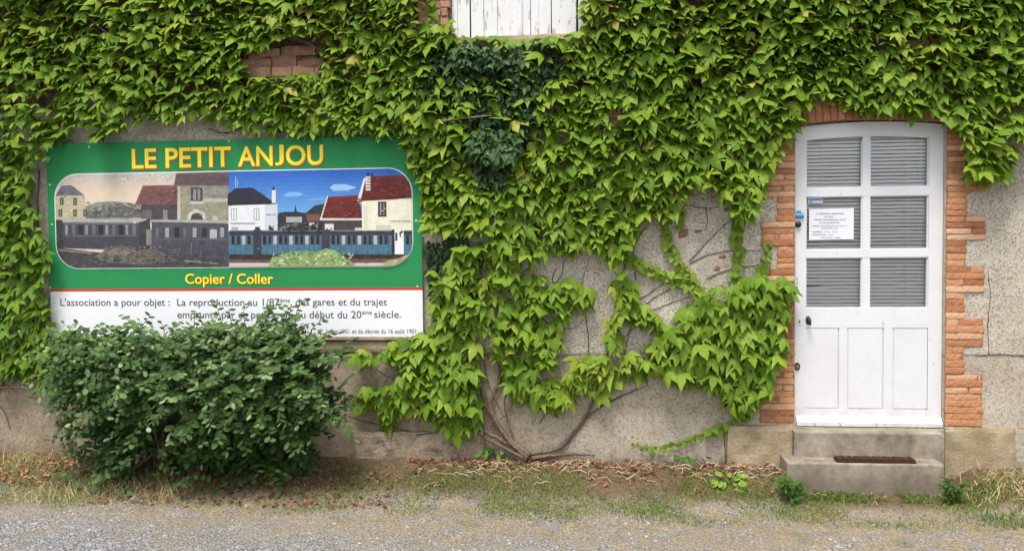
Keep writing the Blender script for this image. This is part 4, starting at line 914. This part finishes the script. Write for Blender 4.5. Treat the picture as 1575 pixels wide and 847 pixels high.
# stems on the wall
def stem(pts, r0_, r1_, parent, mt='bark', y=-.012, name='stem', wob=.1):
    P_ = smoothline([W(p[0], p[1], y - (p[2] if len(p) > 2 else 0)) for p in pts], 7)
    P_ = [p + np.array([rnd.uniform(-1, 1), rnd.uniform(-.3, .3), rnd.uniform(-1, 1)]) * min(r0_, .004) * .8 for p in P_]
    b = MB(); b.tube(P_, np.linspace(r0_, r1_, len(P_)), 7, wob=wob); return b.build(name, M[mt], parent, True)
g = G(806, 706, .12)
for pts, a, c_ in (([(815, 700, .08), (790, 682, .06), (770, 660, .04), (752, 630, .03), (742, 600, .02), (728, 560, .02), (715, 500, .02), (700, 430, .02)], .024, .009),
                  ([(812, 702, .05), (780, 672, .04), (764, 648, .05), (755, 620, .03), (768, 580, .02), (765, 520, .02), (770, 440, .02), (790, 330, .02)], .017, .008),
                  ([(815, 703, .06), (775, 678, .05), (745, 662, .03), (720, 640, .03), (700, 610, .02), (690, 560, .02)], .018, .007),
                  ([(812, 704, .09), (795, 690, .08), (778, 672, .07), (758, 640, .05), (748, 610, .04)], .013, .006),
                  ([(812, 698, .03), (840, 694, .02), (862, 688, .01), (880, 668), (900, 640), (918, 605), (925, 570), (938, 530), (948, 480), (958, 420), (975, 350)], .014, .005),
                  ([(870, 684), (888, 662), (905, 640), (925, 625), (950, 612), (975, 600), (985, 596)], .008, .004),
                  ([(812, 706, .06), (850, 700, .03), (885, 698, .02), (915, 700, .02)], .016, .006),
                  ([(812, 702, .07), (792, 676, .05), (782, 650, .03), (776, 620, .02), (780, 590, .02), (772, 540, .02)], .009, .004),
                  ([(806, 704, .09), (778, 690, .08), (752, 676, .06), (730, 662, .04), (712, 644, .03)], .011, .005),
                  ([(760, 650, .05), (775, 640, .04), (790, 618, .02), (800, 590, .01)], .006, .003),
                  ([(735, 668, .03), (690, 664, .03), (640, 668, .04)], .008, .005)):
    stem(pts, a, c_, main)
for pts in ([(905, 560), (905, 520), (900, 480), (895, 440), (905, 400)], [(1060, 402), (1085, 375), (1115, 345), (1128, 335)], [(1060, 405), (1090, 392), (1130, 385), (1170, 386)], [(1088, 428), (1120, 415), (1150, 410), (1180, 404)],
            [(975, 465), (1000, 450), (1030, 430), (1058, 418)], [(985, 475), (1010, 455), (1045, 440), (1060, 438)], [(990, 482), (1020, 470), (1060, 456)], [(975, 378), (985, 360), (1000, 342)], [(978, 430), (974, 400), (978, 375), (992, 350)],
            [(830, 650), (850, 625), (875, 618), (905, 600)], [(790, 615), (810, 618), (830, 620), (845, 612)], [(960, 545), (968, 510), (978, 470)], [(940, 550), (960, 520), (985, 495)], [(1030, 330), (1052, 316), (1085, 320), (1105, 318)], [(1086, 318), (1088, 340), (1084, 355)],
            [(740, 530), (745, 560), (755, 600), (775, 640)], [(820, 480), (850, 500), (880, 505), (900, 490)], [(856, 412), (850, 430), (865, 445), (890, 440)], [(845, 445), (862, 425), (868, 400)], [(1115, 440), (1124, 455), (1116, 442), (1105, 437)]):
    stem(pts, .0032, .0016, main, 'twig', -.005)
for pts, a in (([(690, 398, .03), (705, 385, .03), (730, 376, .03), (755, 372, .03)], .011), ([(700, 118, .1), (715, 132, .14), (727, 145, .14), (730, 165, .1)], .005), ([(668, 188, .15), (700, 183, .16), (735, 180, .16), (762, 178, .12)], .006)):
    stem(pts, a, a * .6, main, 'palebark' if a < .01 else 'bark')
for pts, a in (([(-60, 590, .03), (0, 595, .03), (40, 596, .03), (75, 603, .03), (115, 606, .04), (160, 615, .05)], .010), ([(5, 590), (-20, 620), (-40, 660)], .014), ([(0, 625), (10, 640), (15, 660)], .004), ([(60, 260), (58, 320), (62, 380), (55, 440), (58, 520), (20, 590)], .006), ([(320, 198), (345, 205), (372, 198)], .004)):
    stem(pts, a, a * .6, left, 'palebark' if a == .010 else 'bark')
# hidden network of old stems behind the dense foliage
for k in range(26):
    x = rnd.uniform(30, 1540); y = rnd.uniform(-40, 150)
    pts = [(x + i * rnd.uniform(-20, 40), y + i * rnd.uniform(-8, 26)) for i in range(4)]
    if any(inpoly(np.array([q[0]]), np.array([q[1]]), h)[0] for q in pts for h in HOLES) or not all(inpoly(np.array([q[0]]), np.array([q[1]]), TOP)[0] for q in pts): continue
    stem(pts, .007, .004, left if x < 300 else main, 'bark', -.02 - rnd.uniform(0, .06))
# thin twigs hanging out of the creeper
b = MB()
# dark common ivy under the shuttered window
ivy = empty('ivy', W(740, 320, -.03), 'dark small leaved ivy mat directly under the white shuttered window', 'climbing plant')
px, py = sample(DARK, 3300); Pd = WV(px, py, -(.02 + .12 * rng.random(len(px)) ** .7)); td = .35 + .5 * vnoise(Pd[:, 0], Pd[:, 2], 5, 2) ** 1.5 + rng.normal(0, .15, len(px)) - .25
A_ = hang(Pd, .048 * rng.lognormal(0, .25, len(px)), 30, td, T_IVY, .8, face=.5)
G1 = [(715, 215), (740, 198), (775, 200), (800, 215), (798, 245), (765, 255), (730, 245)]
px, py = sample(G1, 700); Pd = WV(px, py, -(.08 + .12 * rng.random(len(px)))); B_ = hang(Pd, .050 * rng.lognormal(0, .25, len(px)), 30, .85 + rng.normal(0, .12, len(px)), T_IVY, 1.0, face=.7)
G2 = [(690, 80), (720, 68), (768, 75), (770, 100), (735, 108), (700, 104)]
px, py = sample(G2, 420); Pd = WV(px, py, -(.10 + .10 * rng.random(len(px)))); C_ = hang(Pd, .042 * rng.lognormal(0, .25, len(px)), 35, .8 + rng.normal(0, .12, len(px)), T_IVY, 1.0, face=.7)
leaf_obj('foliage', [A_, B_, C_], M['ivy'], ivy)
ivy2 = empty('ivy', W(675, 460, -.03), 'dark ivy patch on the wall by the right edge of the green sign', 'climbing plant')
px, py = sample([(655, 372), (712, 362), (745, 400), (738, 450), (700, 480), (668, 470), (656, 430)], 620); Pd = WV(px, py, -(.015 + .05 * rng.random(len(px))))
leaf_obj('foliage', [hang(Pd, .040 * rng.lognormal(0, .25, len(px)), 25, .45 + rng.normal(0, .2, len(px)), T_IVY, .8)], M['ivy'], ivy2)
for (iv, pts) in ((ivy, [(745, 318), (735, 250), (742, 180), (752, 110), (760, 75)]), (ivy, [(742, 230), (780, 160), (820, 100)]), (ivy2, [(668, 475), (680, 430), (695, 385), (705, 365)])): stem(pts, .008, .004, iv)

# ------------------------------------------------------------------ the shrub
sb = G(320, 716, .08)
shrub = empty('shrub', (sb[0], -.33, gz(sb[0], -.33)), 'bushy dark green shrub with small oval leaves in front of the sign', 'shrub')
ENV = [(72, 565), (92, 528), (130, 520), (180, 514), (235, 524), (285, 520), (322, 500), (365, 514), (408, 498), (452, 502), (484, 524), (520, 546), (548, 575), (545, 630), (520, 655), (450, 676), (330, 680), (230, 672), (165, 652), (118, 626), (84, 598)]
ENV = [(310 + (x - 310) * .87, y) for x, y in ENV]
px, py = sample(ENV, 1850)
px += 26 * (rng.random(len(px)) - .5); py += 22 * (rng.random(len(px)) - .5)
gp = vnoise(px / 62, py / 62, 1.0, 40) * .65 + vnoise(px / 25, py / 25, 1.0, 44) * .35; kk = ((gp > .40) | (rng.random(len(px)) < .10)) & (rng.random(len(px)) < np.interp(py, [600, 700], [1, .62])); px, py = px[kk], py[kk]
cxp, cyp = 310, 600
rel = np.clip(np.hypot((px - cxp) / 240, (py - cyp) / 112), 0, 1)
dep = .33 * np.sqrt(np.clip(1 - rel ** 2.2, 0.03, 1))
shoots = []; L1 = []; stems_b = MB(); twig_b = MB()
LP, LN, LD, LS, LT = [], [], [], [], []
def add_leaf(p, n, d, s, t): LP.append(p); LN.append(n); LD.append(d); LS.append(s); LT.append(t)
center = np.array([sb[0], -.30, .55])
for i in range(len(px)):
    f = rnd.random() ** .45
    y = -.33 - dep[i] * (f * 1.0 if rnd.random() < .8 else -rnd.random() * .6)
    y = min(y, -.08)
    p = W(px[i], py[i], y)
    if p[2] < gz(p[0], p[1]) + .08 + .30 * max(0, -p[1] - .42): continue
    o = p - center; o /= np.linalg.norm(o) + 1e-6
    d = o * .55 + np.array([rnd.gauss(0, .35), -.35 + rnd.gauss(0, .2), rnd.gauss(.15, .35)])
    if py[i] < 540: d[2] += .10
    d /= np.linalg.norm(d); L = rnd.choice([rnd.uniform(.08, .2), rnd.uniform(.14, .36)]) * (.45 if py[i] < 535 else 1); n = max(5, int(L / .024)); q = p.copy(); pts = [q.copy()]
    if p[2] < .45: L *= .75
    sag = rnd.uniform(1.6, 4.2) if py[i] > 535 else rnd.uniform(.6, 2.2)
    bright = rnd.gauss(0, .10) + (.12 if py[i] < 540 else 0) + .12 * (f - .6)  # top and outer shoots tinted lighter: overhead light put into the leaf colour
    for k in range(n):
        d = d + np.array([0, 0, -sag * .019]); d /= np.linalg.norm(d); q = q + d * (L / n); pts.append(q.copy())
        sd_ = 1 if k % 2 else -1; side = np.cross(d, [0, 0, 1.0]); side /= np.linalg.norm(side) + 1e-6
        ld = d * .55 + side * sd_ * .8 + np.array([0, 0, rnd.gauss(-.05, .25)]); nn = np.array([0, -.55, .8]) + np.array([rnd.gauss(0, .35), rnd.gauss(0, .3), rnd.gauss(0, .25)])
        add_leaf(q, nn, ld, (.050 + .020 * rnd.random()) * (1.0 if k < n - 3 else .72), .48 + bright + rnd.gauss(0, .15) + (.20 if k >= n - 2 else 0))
    twig_b.tube(pts, np.linspace(.0028, .0012, len(pts)), 4)
# low leafy shoots that reach down to the ground round the stems
for k_ in range(430):
    x = sb[0] + rnd.uniform(-.78, .80); y = -.16 - abs(rnd.gauss(0, .17)) - .04; z = gz(x, y) + rnd.uniform(.02, .36)
    if y < -.58: continue
    p = np.array([x, y, z]); d = np.array([rnd.gauss(0, .8), -.5 + rnd.gauss(0, .4), rnd.gauss(.25, .4)]); d /= np.linalg.norm(d); L = rnd.uniform(.08, .2); n = max(4, int(L / .024)); pts = [p]; q = p.copy()
    for k in range(n):
        d = d + np.array([0, 0, -.03]); d /= np.linalg.norm(d); q = q + d * (L / n)
        if q[2] < gz(q[0], q[1]) + .012: break
        pts.append(q.copy()); side = np.cross(d, [0, 0, 1.0]); side /= np.linalg.norm(side) + 1e-6
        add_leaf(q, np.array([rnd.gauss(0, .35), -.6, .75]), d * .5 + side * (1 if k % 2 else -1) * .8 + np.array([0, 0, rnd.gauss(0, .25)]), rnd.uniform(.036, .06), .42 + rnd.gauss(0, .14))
    if len(pts) > 1: twig_b.tube(pts, .0018, 4)
# long sprays hanging down the front, paler towards their tips
for k_ in range(34):
    x = rnd.uniform(150, 490); y0_ = rnd.uniform(545, 612); yy = -.34 - .33 * math.sqrt(max(.1, 1 - min(1, math.hypot((x - 310) / 240, (y0_ - 600) / 112)) ** 2.2)) - .02
    L = rnd.uniform(22, 62); A = W(x, y0_, yy); B = W(x + rnd.uniform(-24, 14), y0_ + L, yy - rnd.uniform(.02, .08)); pts = smoothline([A + np.array([0, .08, .0]), A + np.array([0, 0, .015]), (A + B) / 2 + np.array([rnd.uniform(-.015, .015), -.02, 0]), B], 8)
    twig_b.tube(pts, np.linspace(.0028, .0012, len(pts)), 4); n = max(5, int(L / 4.5))
    for k in range(n):
        f = (k + 1) / n; q = pts[min(len(pts) - 1, int(len(pts) * (.15 + .85 * f)))]; d = B - A; d /= np.linalg.norm(d)
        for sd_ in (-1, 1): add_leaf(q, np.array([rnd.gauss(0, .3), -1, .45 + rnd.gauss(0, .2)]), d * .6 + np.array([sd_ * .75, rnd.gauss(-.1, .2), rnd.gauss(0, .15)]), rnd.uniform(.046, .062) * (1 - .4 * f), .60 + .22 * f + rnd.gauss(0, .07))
# upright sparse sprigs before the sign
for (x, y, hx, hy, n) in ((205, 508, 232, 483, 9), (180, 515, 168, 500, 6), (300, 505, 302, 480, 7), (345, 495, 330, 462, 9), (385, 500, 378, 466, 10), (400, 500, 430, 462, 11), (455, 495, 470, 458, 10), (470, 505, 500, 490, 9), (480, 512, 522, 512, 8), (415, 495, 412, 468, 8), (265, 508, 280, 492, 6), (360, 500, 352, 474, 8), (440, 492, 448, 470, 8), (325, 492, 300, 478, 7), (520, 545, 545, 520, 8), (250, 510, 246, 494, 5)):
    yy = rnd.uniform(-.5, -.2); A, B = W(x, y + 22, yy), W(hx, hy, yy - .05); C = (A + B) / 2 + np.array([rnd.uniform(-.03, .03), 0, .03]); pts = smoothline([A, C, B], 7)
    twig_b.tube(pts, np.linspace(.0035, .0014, len(pts)), 4)
    for k in range(n):
        q = pts[min(len(pts) - 1, int(len(pts) * (.15 + .85 * k / n)))]; d = B - A; d /= np.linalg.norm(d); sd_ = 1 if k % 2 else -1
        add_leaf(q, np.array([rnd.gauss(0, .5), -.6, .7]), d * .6 + np.array([sd_ * .8, rnd.gauss(0, .3), rnd.gauss(.1, .3)]), rnd.uniform(.032, .05), .42 + rnd.gauss(0, .12))
LP = np.array(LP); k = len(LP); print('shrub leaves', k)
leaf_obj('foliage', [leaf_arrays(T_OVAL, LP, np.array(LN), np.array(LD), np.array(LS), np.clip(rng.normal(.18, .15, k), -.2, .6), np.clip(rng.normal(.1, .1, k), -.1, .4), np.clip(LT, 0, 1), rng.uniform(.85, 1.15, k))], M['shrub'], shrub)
twig_b.build('twigs', M['twig'], shrub)
for i in range(22):
    x = sb[0] + rnd.uniform(-.55, .55); y = -.33 + rnd.uniform(-.12, .12); q = W(rnd.uniform(130, 510), rnd.uniform(520, 620), rnd.uniform(-.6, -.2)); z = gz(x, y) - .02
    P_ = smoothline([np.array([x, y, z]), np.array([x * .6 + q[0] * .4, y, z + (q[2] - z) * .55]), q], 6); b = MB(); b.tube(P_, np.linspace(.011, .004, len(P_)), 6, wob=.1); b.build('stem', M['twig'], shrub, True)

# ------------------------------------------------------------------ weeds, one thing each
def weed(name, px, py, h, n, L, label, kind='tall', col=.5, group='weeds along the wall foot', spread=.12):
    c = G(px, py, .05); z0 = float(gz(c[0], c[1])); c[2] = z0
    w_ = empty(name, c, label, 'weed', group); b = MB(); P_, N_, D__, S_, T_ = [], [], [], [], []
    if kind == 'tall':
        for s_ in range(n):
            top = c + np.array([rnd.uniform(-spread, spread), rnd.uniform(-.05, .05), h * rnd.uniform(.7, 1.05)]); bs = c + np.array([rnd.uniform(-.03, .03), rnd.uniform(-.03, .03), -.01])
            pts = smoothline([bs, (bs + top) / 2 + np.array([rnd.uniform(-.03, .03), 0, .02]), top], 8); b.tube(pts, np.linspace(.004, .0015, len(pts)), 4)
            for k in range(2, len(pts)):
                for q in range(3):
                    a = rnd.uniform(0, 6.28); P_.append(pts[k]); N_.append([rnd.gauss(0, .4), -.3, 1]); D__.append([math.cos(a), math.sin(a), rnd.uniform(.1, .7)]); S_.append(L * rnd.uniform(.6, 1.1)); T_.append(col + rnd.gauss(0, .12))
    else:
        for k in range(n):
            a = rnd.uniform(0, 6.28); rr = spread * math.sqrt(rnd.random()); p = c + np.array([math.cos(a) * rr, math.sin(a) * rr * .6, 0]); p[2] = gz(p[0], p[1]) + rnd.uniform(.01, h)
            b.tube([c + np.array([0, 0, -.01]), (c + p) / 2 + np.array([0, 0, h * .3]), p], .0018, 4)
            P_.append(p); N_.append([rnd.gauss(0, .5), -.6, .8]); D__.append([math.cos(a), math.sin(a) - .3, rnd.uniform(-.2, .5)]); S_.append(L * rnd.uniform(.6, 1.2)); T_.append(col + rnd.gauss(0, .15))
    b.build('stalk', M['weed'], w_); k = len(P_)
    leaf_obj('leaves', [leaf_arrays(T_OVAL, np.array(P_), np.array(N_), np.array(D__), np.array(S_), np.full(k, .15), np.full(k, .15), np.clip(T_, 0, 1), np.full(k, .42 if kind == 'tall' else 1.1))], M['weed'], w_)
weed('tall_weed', 178, 716, .55, 5, .10, 'tall leafy weed with narrow leaves at the left foot of the shrub', col=.7)
weed('tall_weed', 112, 708, .32, 7, .085, 'low bluish weed beside orange leaves left of the shrub', col=.35)
weed('tall_weed', 438, 728, .45, 3, .07, 'slim upright weed with narrow leaves at the front middle of the shrub', col=.5)
weed('tall_weed', 345, 726, .22, 2, .05, 'short green weed shoot at the front of the shrub', col=.5)
weed('leafy_weed', 427, 737, .05, 16, .07, 'pale yellow green seedling clump in front of the shrub', 'leafy', .95, spread=.08)
weed('leafy_weed', 768, 722, .09, 42, .075, 'broad leaved yellow green weed beside the creeper roots', 'leafy', .75, spread=.17)
weed('leafy_weed', 912, 718, .06, 12, .07, 'few round green leaves on the straw right of the creeper roots', 'leafy', .6, spread=.15)
weed('leafy_weed', 1062, 728, .06, 22, .05, 'small green weed in the straw below the curved runner', 'leafy', .4, spread=.12)
weed('leafy_weed', 1120, 752, .05, 14, .06, 'yellowing weed on the grass left of the steps', 'leafy', .95, spread=.09)
weed('tall_weed', 1222, 766, .16, 4, .05, 'small ragged weed at the left corner of the lower step', col=.3, spread=.12)
weed('tall_weed', 1466, 764, .16, 4, .05, 'small dark weed at the right corner of the lower step', col=.2, spread=.08)
weed('tall_weed', 545, 700, .16, 6, .08, 'spreading pale green weed between the shrub and the creeper roots', col=.5, spread=.28)

# ------------------------------------------------------------------ grass, straw, litter, gravel (stuff)
def blades(xy, h, lean, tint, width):
    k = len(xy); a = rng.uniform(0, 2 * math.pi, k); z = gz(xy[:, 0], xy[:, 1]) - .004
    base = np.stack([xy[:, 0], xy[:, 1], z], 1); sdv = np.stack([np.cos(a), np.sin(a), np.zeros(k)], 1) * width[:, None]
    b_ = rng.uniform(0, 2 * math.pi, k); ln = np.stack([np.cos(b_), np.sin(b_), np.zeros(k)], 1) * (h * lean)[:, None]
    midp = base + ln * .35 + np.stack([np.zeros(k), np.zeros(k), h * .6], 1); tip = base + ln + np.stack([np.zeros(k), np.zeros(k), h * np.clip(1 - lean * .45, .15, 1)], 1)
    V = np.stack([base - sdv, base + sdv, midp + sdv * .7, midp - sdv * .7, tip], 1).reshape(-1, 3); o = np.arange(k)[:, None] * 5
    F = [list(r) for r in (o + np.array([[0, 1, 2, 3]])).tolist()] + [list(r) for r in (o + np.array([[3, 2, 4]])).tolist()]
    return V, F, np.concatenate([tint, tint])
def scatter(n, x0, x1, y0, y1, dens):
    x = rng.uniform(x0, x1, n); y = rng.uniform(y0, y1, n); k = rng.random(n) < dens(x, y)
    k &= ~((x > dl - .08) & (x < dr + .03) & (y > yl - .01))
    return np.stack([x[k], y[k]], 1)
sm_ = lambda v, a, b_: np.clip((v - a) / (b_ - a), 0, 1)
# short green/dry turf strip along the foot of the wall
A1 = scatter(210000, -6.2, 4.6, -1.05, -.08, lambda x, y: (sm_(y, -.95, -.62) * sm_(-y, .10, .42)) * np.clip((vnoise(x, y, 3.2, 4) - .22) * 2.4, .04, 1) * np.where((x < -1.3), .7, 1))
gl = blades(A1, rng.uniform(.008, .038, len(A1)), rng.uniform(.3, 1.5, len(A1)), np.clip(.20 + .7 * (vnoise(A1[:, 0], A1[:, 1], 3.1, 8) - .42) + rng.normal(0, .16, len(A1)) + np.where(A1[:, 0] < -1.2, .25, 0), 0, 1), rng.uniform(.0012, .0030, len(A1)))
A2 = scatter(90000, -6.2, 4.6, -2.2, -.7, lambda x, y: np.clip((vnoise(x, y, 2.1, 14) * .6 + vnoise(x, y, 6, 19) * .4 - .42) * 2.2 + .12 * (x > -1.5), .02, 1) * .6)
g2 = blades(A2, rng.uniform(.005, .016, len(A2)), rng.uniform(.5, 1.8, len(A2)), np.clip(.62 + .5 * (vnoise(A2[:, 0], A2[:, 1], 1.7, 28) - .55) + rng.normal(0, .2, len(A2)), 0, 1), rng.uniform(.0010, .0024, len(A2)))
A3 = scatter(5200, W(1480, 770, -.6)[0], 4.2, -.95, -.55, lambda x, y: np.clip(1.2 - np.hypot((x - 2.75) / .55, (y + .75) / .16), 0, 1))
g3 = blades(A3, rng.uniform(.03, .085, len(A3)), rng.uniform(.2, .9, len(A3)), np.clip(.16 + rng.normal(0, .12, len(A3)), 0, 1), rng.uniform(.0015, .003, len(A3)))
A6 = scatter(5000, -.2 + dl, dr + .2, yl - .16, yl - .008, lambda x, y: np.clip((vnoise(x, y, 7, 33) - .25) * 2, 0, 1))
g6 = blades(A6, rng.uniform(.012, .055, len(A6)), rng.uniform(.2, 1.3, len(A6)), np.clip(.2 + rng.normal(0, .18, len(A6)), 0, 1), rng.uniform(.0014, .0034, len(A6)))
tag(leaf_obj('grass', [gl, g2, g3, g6], M['grass'], None), 'short patchy green and yellow grass along the foot of the wall', 'grass', kind='stuff')
# taller pale dry grass at the left
A4 = scatter(26000, -6.2, -2.75, -.95, -.16, lambda x, y: sm_(y, -.95, -.6) * np.where(x < -3.5, 1, .28) * np.clip((vnoise(x, y, 4, 21) - .2) * 1.7, 0, 1))
d1 = blades(A4, rng.uniform(.03, .14, len(A4)), rng.uniform(.3, 1.5, len(A4)), np.clip(.80 + rng.normal(0, .18, len(A4)), 0, 1), rng.uniform(.0012, .0026, len(A4)))
A5 = scatter(2600, 2.35, 4.2, -.8, -.12, lambda x, y: np.where(y > -.5, .9, .2))
d2 = blades(A5, rng.uniform(.03, .12, len(A5)), rng.uniform(.6, 1.8, len(A5)), np.clip(.85 + rng.normal(0, .15, len(A5)), 0, 1), rng.uniform(.0012, .003, len(A5)))
tag(leaf_obj('dry_grass', [d1, d2], M['grass'], None), 'tall pale dry grass on the bank below the left creeper', 'dry grass', kind='stuff')
# straw and dead stalks lying along the foot of the wall
m = mat('straw', rough=.8, spec=.2); T = NT(m); M['straw'] = m; T.color(T.ramp(T.attr(), [(0, (.16, .085, .045)), (.45, (.40, .28, .16)), (1, (.66, .55, .40))]))
b = MB()
for k in range(430):
    x = rnd.uniform(-1.1, 2.0) if k < 300 else rnd.choice([rnd.uniform(-5, -3.6), rnd.uniform(2.5, 3.4)]); y = -.06 - abs(rnd.gauss(0, .17)) if k < 300 else rnd.uniform(-.5, -.1)
    if dl - .15 < x < dr + .03 and y > yl - .02: continue
    L = rnd.uniform(.04, .16); a = rnd.gauss(0, .6) + (math.pi if rnd.random() < .5 else 0); pts = []; q = np.array([x, y])
    cv = rnd.gauss(0, 2.2)
    for i in range(6):
        pts.append((q[0], min(q[1], -.015), gz(q[0], q[1]) + .006 + .03 * math.sin(i / 5 * 3.14) * rnd.random())); a += cv * L / 5 * 2.5; q = q + np.array([math.cos(a), math.sin(a) * .7]) * L / 5
    b.tube(pts, rnd.uniform(.0012, .0028), 4, np.clip(rnd.gauss(.55, .28), 0, 1))
tag(b.build('straw', M['straw'], None), 'pale dead stalks and straw strewn along the wall foot', 'straw', kind='stuff')
# fallen leaves: russet
m = mat('dead_leaf', rough=.8, spec=.2); T = NT(m); M['dead'] = m; T.color(T.ramp(T.attr(), [(0, (.04, .022, .014)), (.4, (.12, .052, .03)), (.75, (.27, .105, .055)), (1, (.42, .27, .14))]))
n = 2000; x = np.concatenate([rng.uniform(-1.3, 2.0, 900), rng.uniform(-4.6, -3.3, 480), rng.uniform(-3.3, -1.3, 620)]); y = np.concatenate([-.04 - np.abs(rng.normal(0, .15, 900)), rng.uniform(-.52, -.06, 480), rng.uniform(-.80, -.3, 620)])
k = ~((x > dl - .08) & (x < dr + .03) & (y > yl - .01)); x, y = x[k], y[k]; n = len(x)
Pn = np.stack([x, y, gz(x, y) + .004 + rng.random(n) * .02], 1); Nn = np.stack([rng.normal(0, .4, n), rng.normal(-.25, .4, n), np.ones(n)], 1); aa = rng.uniform(0, 6.28, n)
tt = np.clip(rng.normal(.40, .2, n) + np.where(x < -3.3, .30, 0), 0, 1)
tag(leaf_obj('fallen_leaves', [leaf_arrays(T_OVAL, Pn, Nn, np.stack([np.cos(aa), np.sin(aa), np.zeros(n)], 1), rng.uniform(.014, .042, n), rng.normal(.2, .3, n), rng.normal(.1, .2, n), tt)], M['dead'], None), 'russet fallen leaves lying along the foot of the wall', 'fallen leaves', kind='stuff')
# loose stones of the gravel
m = mat('pebble', rough=.9, spec=.2); T = NT(m); M['pebble'] = m; T.color(T.ramp(T.attr(), [(0, (.06, .06, .07)), (.5, (.29, .295, .32)), (.85, (.42, .42, .425)), (1, (.54, .53, .52))]))
xy = scatter(15000, -5.2, 3.8, -2.3, -.75, lambda x, y: np.clip(sm_(-y + (vnoise(x, y, 1.6, 31) - .5) * 1.2 - .07 * x, .95, 1.5), .12, 1))
n = len(xy); r = np.minimum(rng.lognormal(-5.12, .30, n), .0105); OCT = np.array([(1, 0, 0), (0, 1, 0), (-1, 0, 0), (0, -1, 0), (0, 0, 1)], float)
sc3 = np.stack([rng.uniform(.7, 1.5, n), rng.uniform(.7, 1.4, n), rng.uniform(.5, 1.0, n)], 1) * r[:, None]
V = np.stack([xy[:, 0], xy[:, 1], gz(xy[:, 0], xy[:, 1]) - .001], 1)[:, None, :] + (OCT[None] + rng.normal(0, .22, (n, 5, 3))) * sc3[:, None, :]
an = rng.uniform(0, 6.28, n)
F = (np.arange(n)[:, None, None] * 5 + np.array([(0, 1, 4), (1, 2, 4), (2, 3, 4), (3, 0, 4)])[None]).reshape(-1, 3)
tag(obj('gravel', V.reshape(-1, 3), F, M['pebble'], None, None, np.repeat(np.clip(rng.normal(.5, .22, n), 0, 1), 4), False), 'loose grey gravel stones on the yard surface', 'gravel', kind='stuff')
# a twig and two dark clods on the grass
b = MB(); a, c_ = G(632, 752, .02), G(667, 747, .02); b.tube(smoothline([a, (a + c_) / 2 + np.array([0, 0, .008]), c_], 5), .004, 6, .8); tag(b.build('twig', M['straw'], None), 'pale dry twig lying on the grass in front of the creeper roots', 'twig')
for (x, y, s_, lb) in ((928, 768, .03, 'small dark clod of earth nearest the steps'), (878, 778, .034, 'small dark clod of earth farther from the steps and closer to the yard')):
    c = G(x, y, .02); b = MB(); n = 10; V = []; F = []
    for j in range(4):
        for i in range(n):
            q = 2 * math.pi * i / n; rr = s_ * math.cos(j / 3.3 * 1.5) * rnd.uniform(.75, 1.15); V.append((c[0] + rr * math.cos(q), c[1] + rr * .6 * math.sin(q), gz(c[0], c[1]) - .004 + s_ * .4 * math.sin(j / 3.3 * 1.5)))
    for j in range(3):
        for i in range(n): F.append((j * n + i, j * n + (i + 1) % n, (j + 1) * n + (i + 1) % n, (j + 1) * n + i))
    F.append(tuple(3 * n + i for i in range(n))); b.add(V, F); tag(b.build('earth_clod', M['twig'], None, True), lb, 'clod')
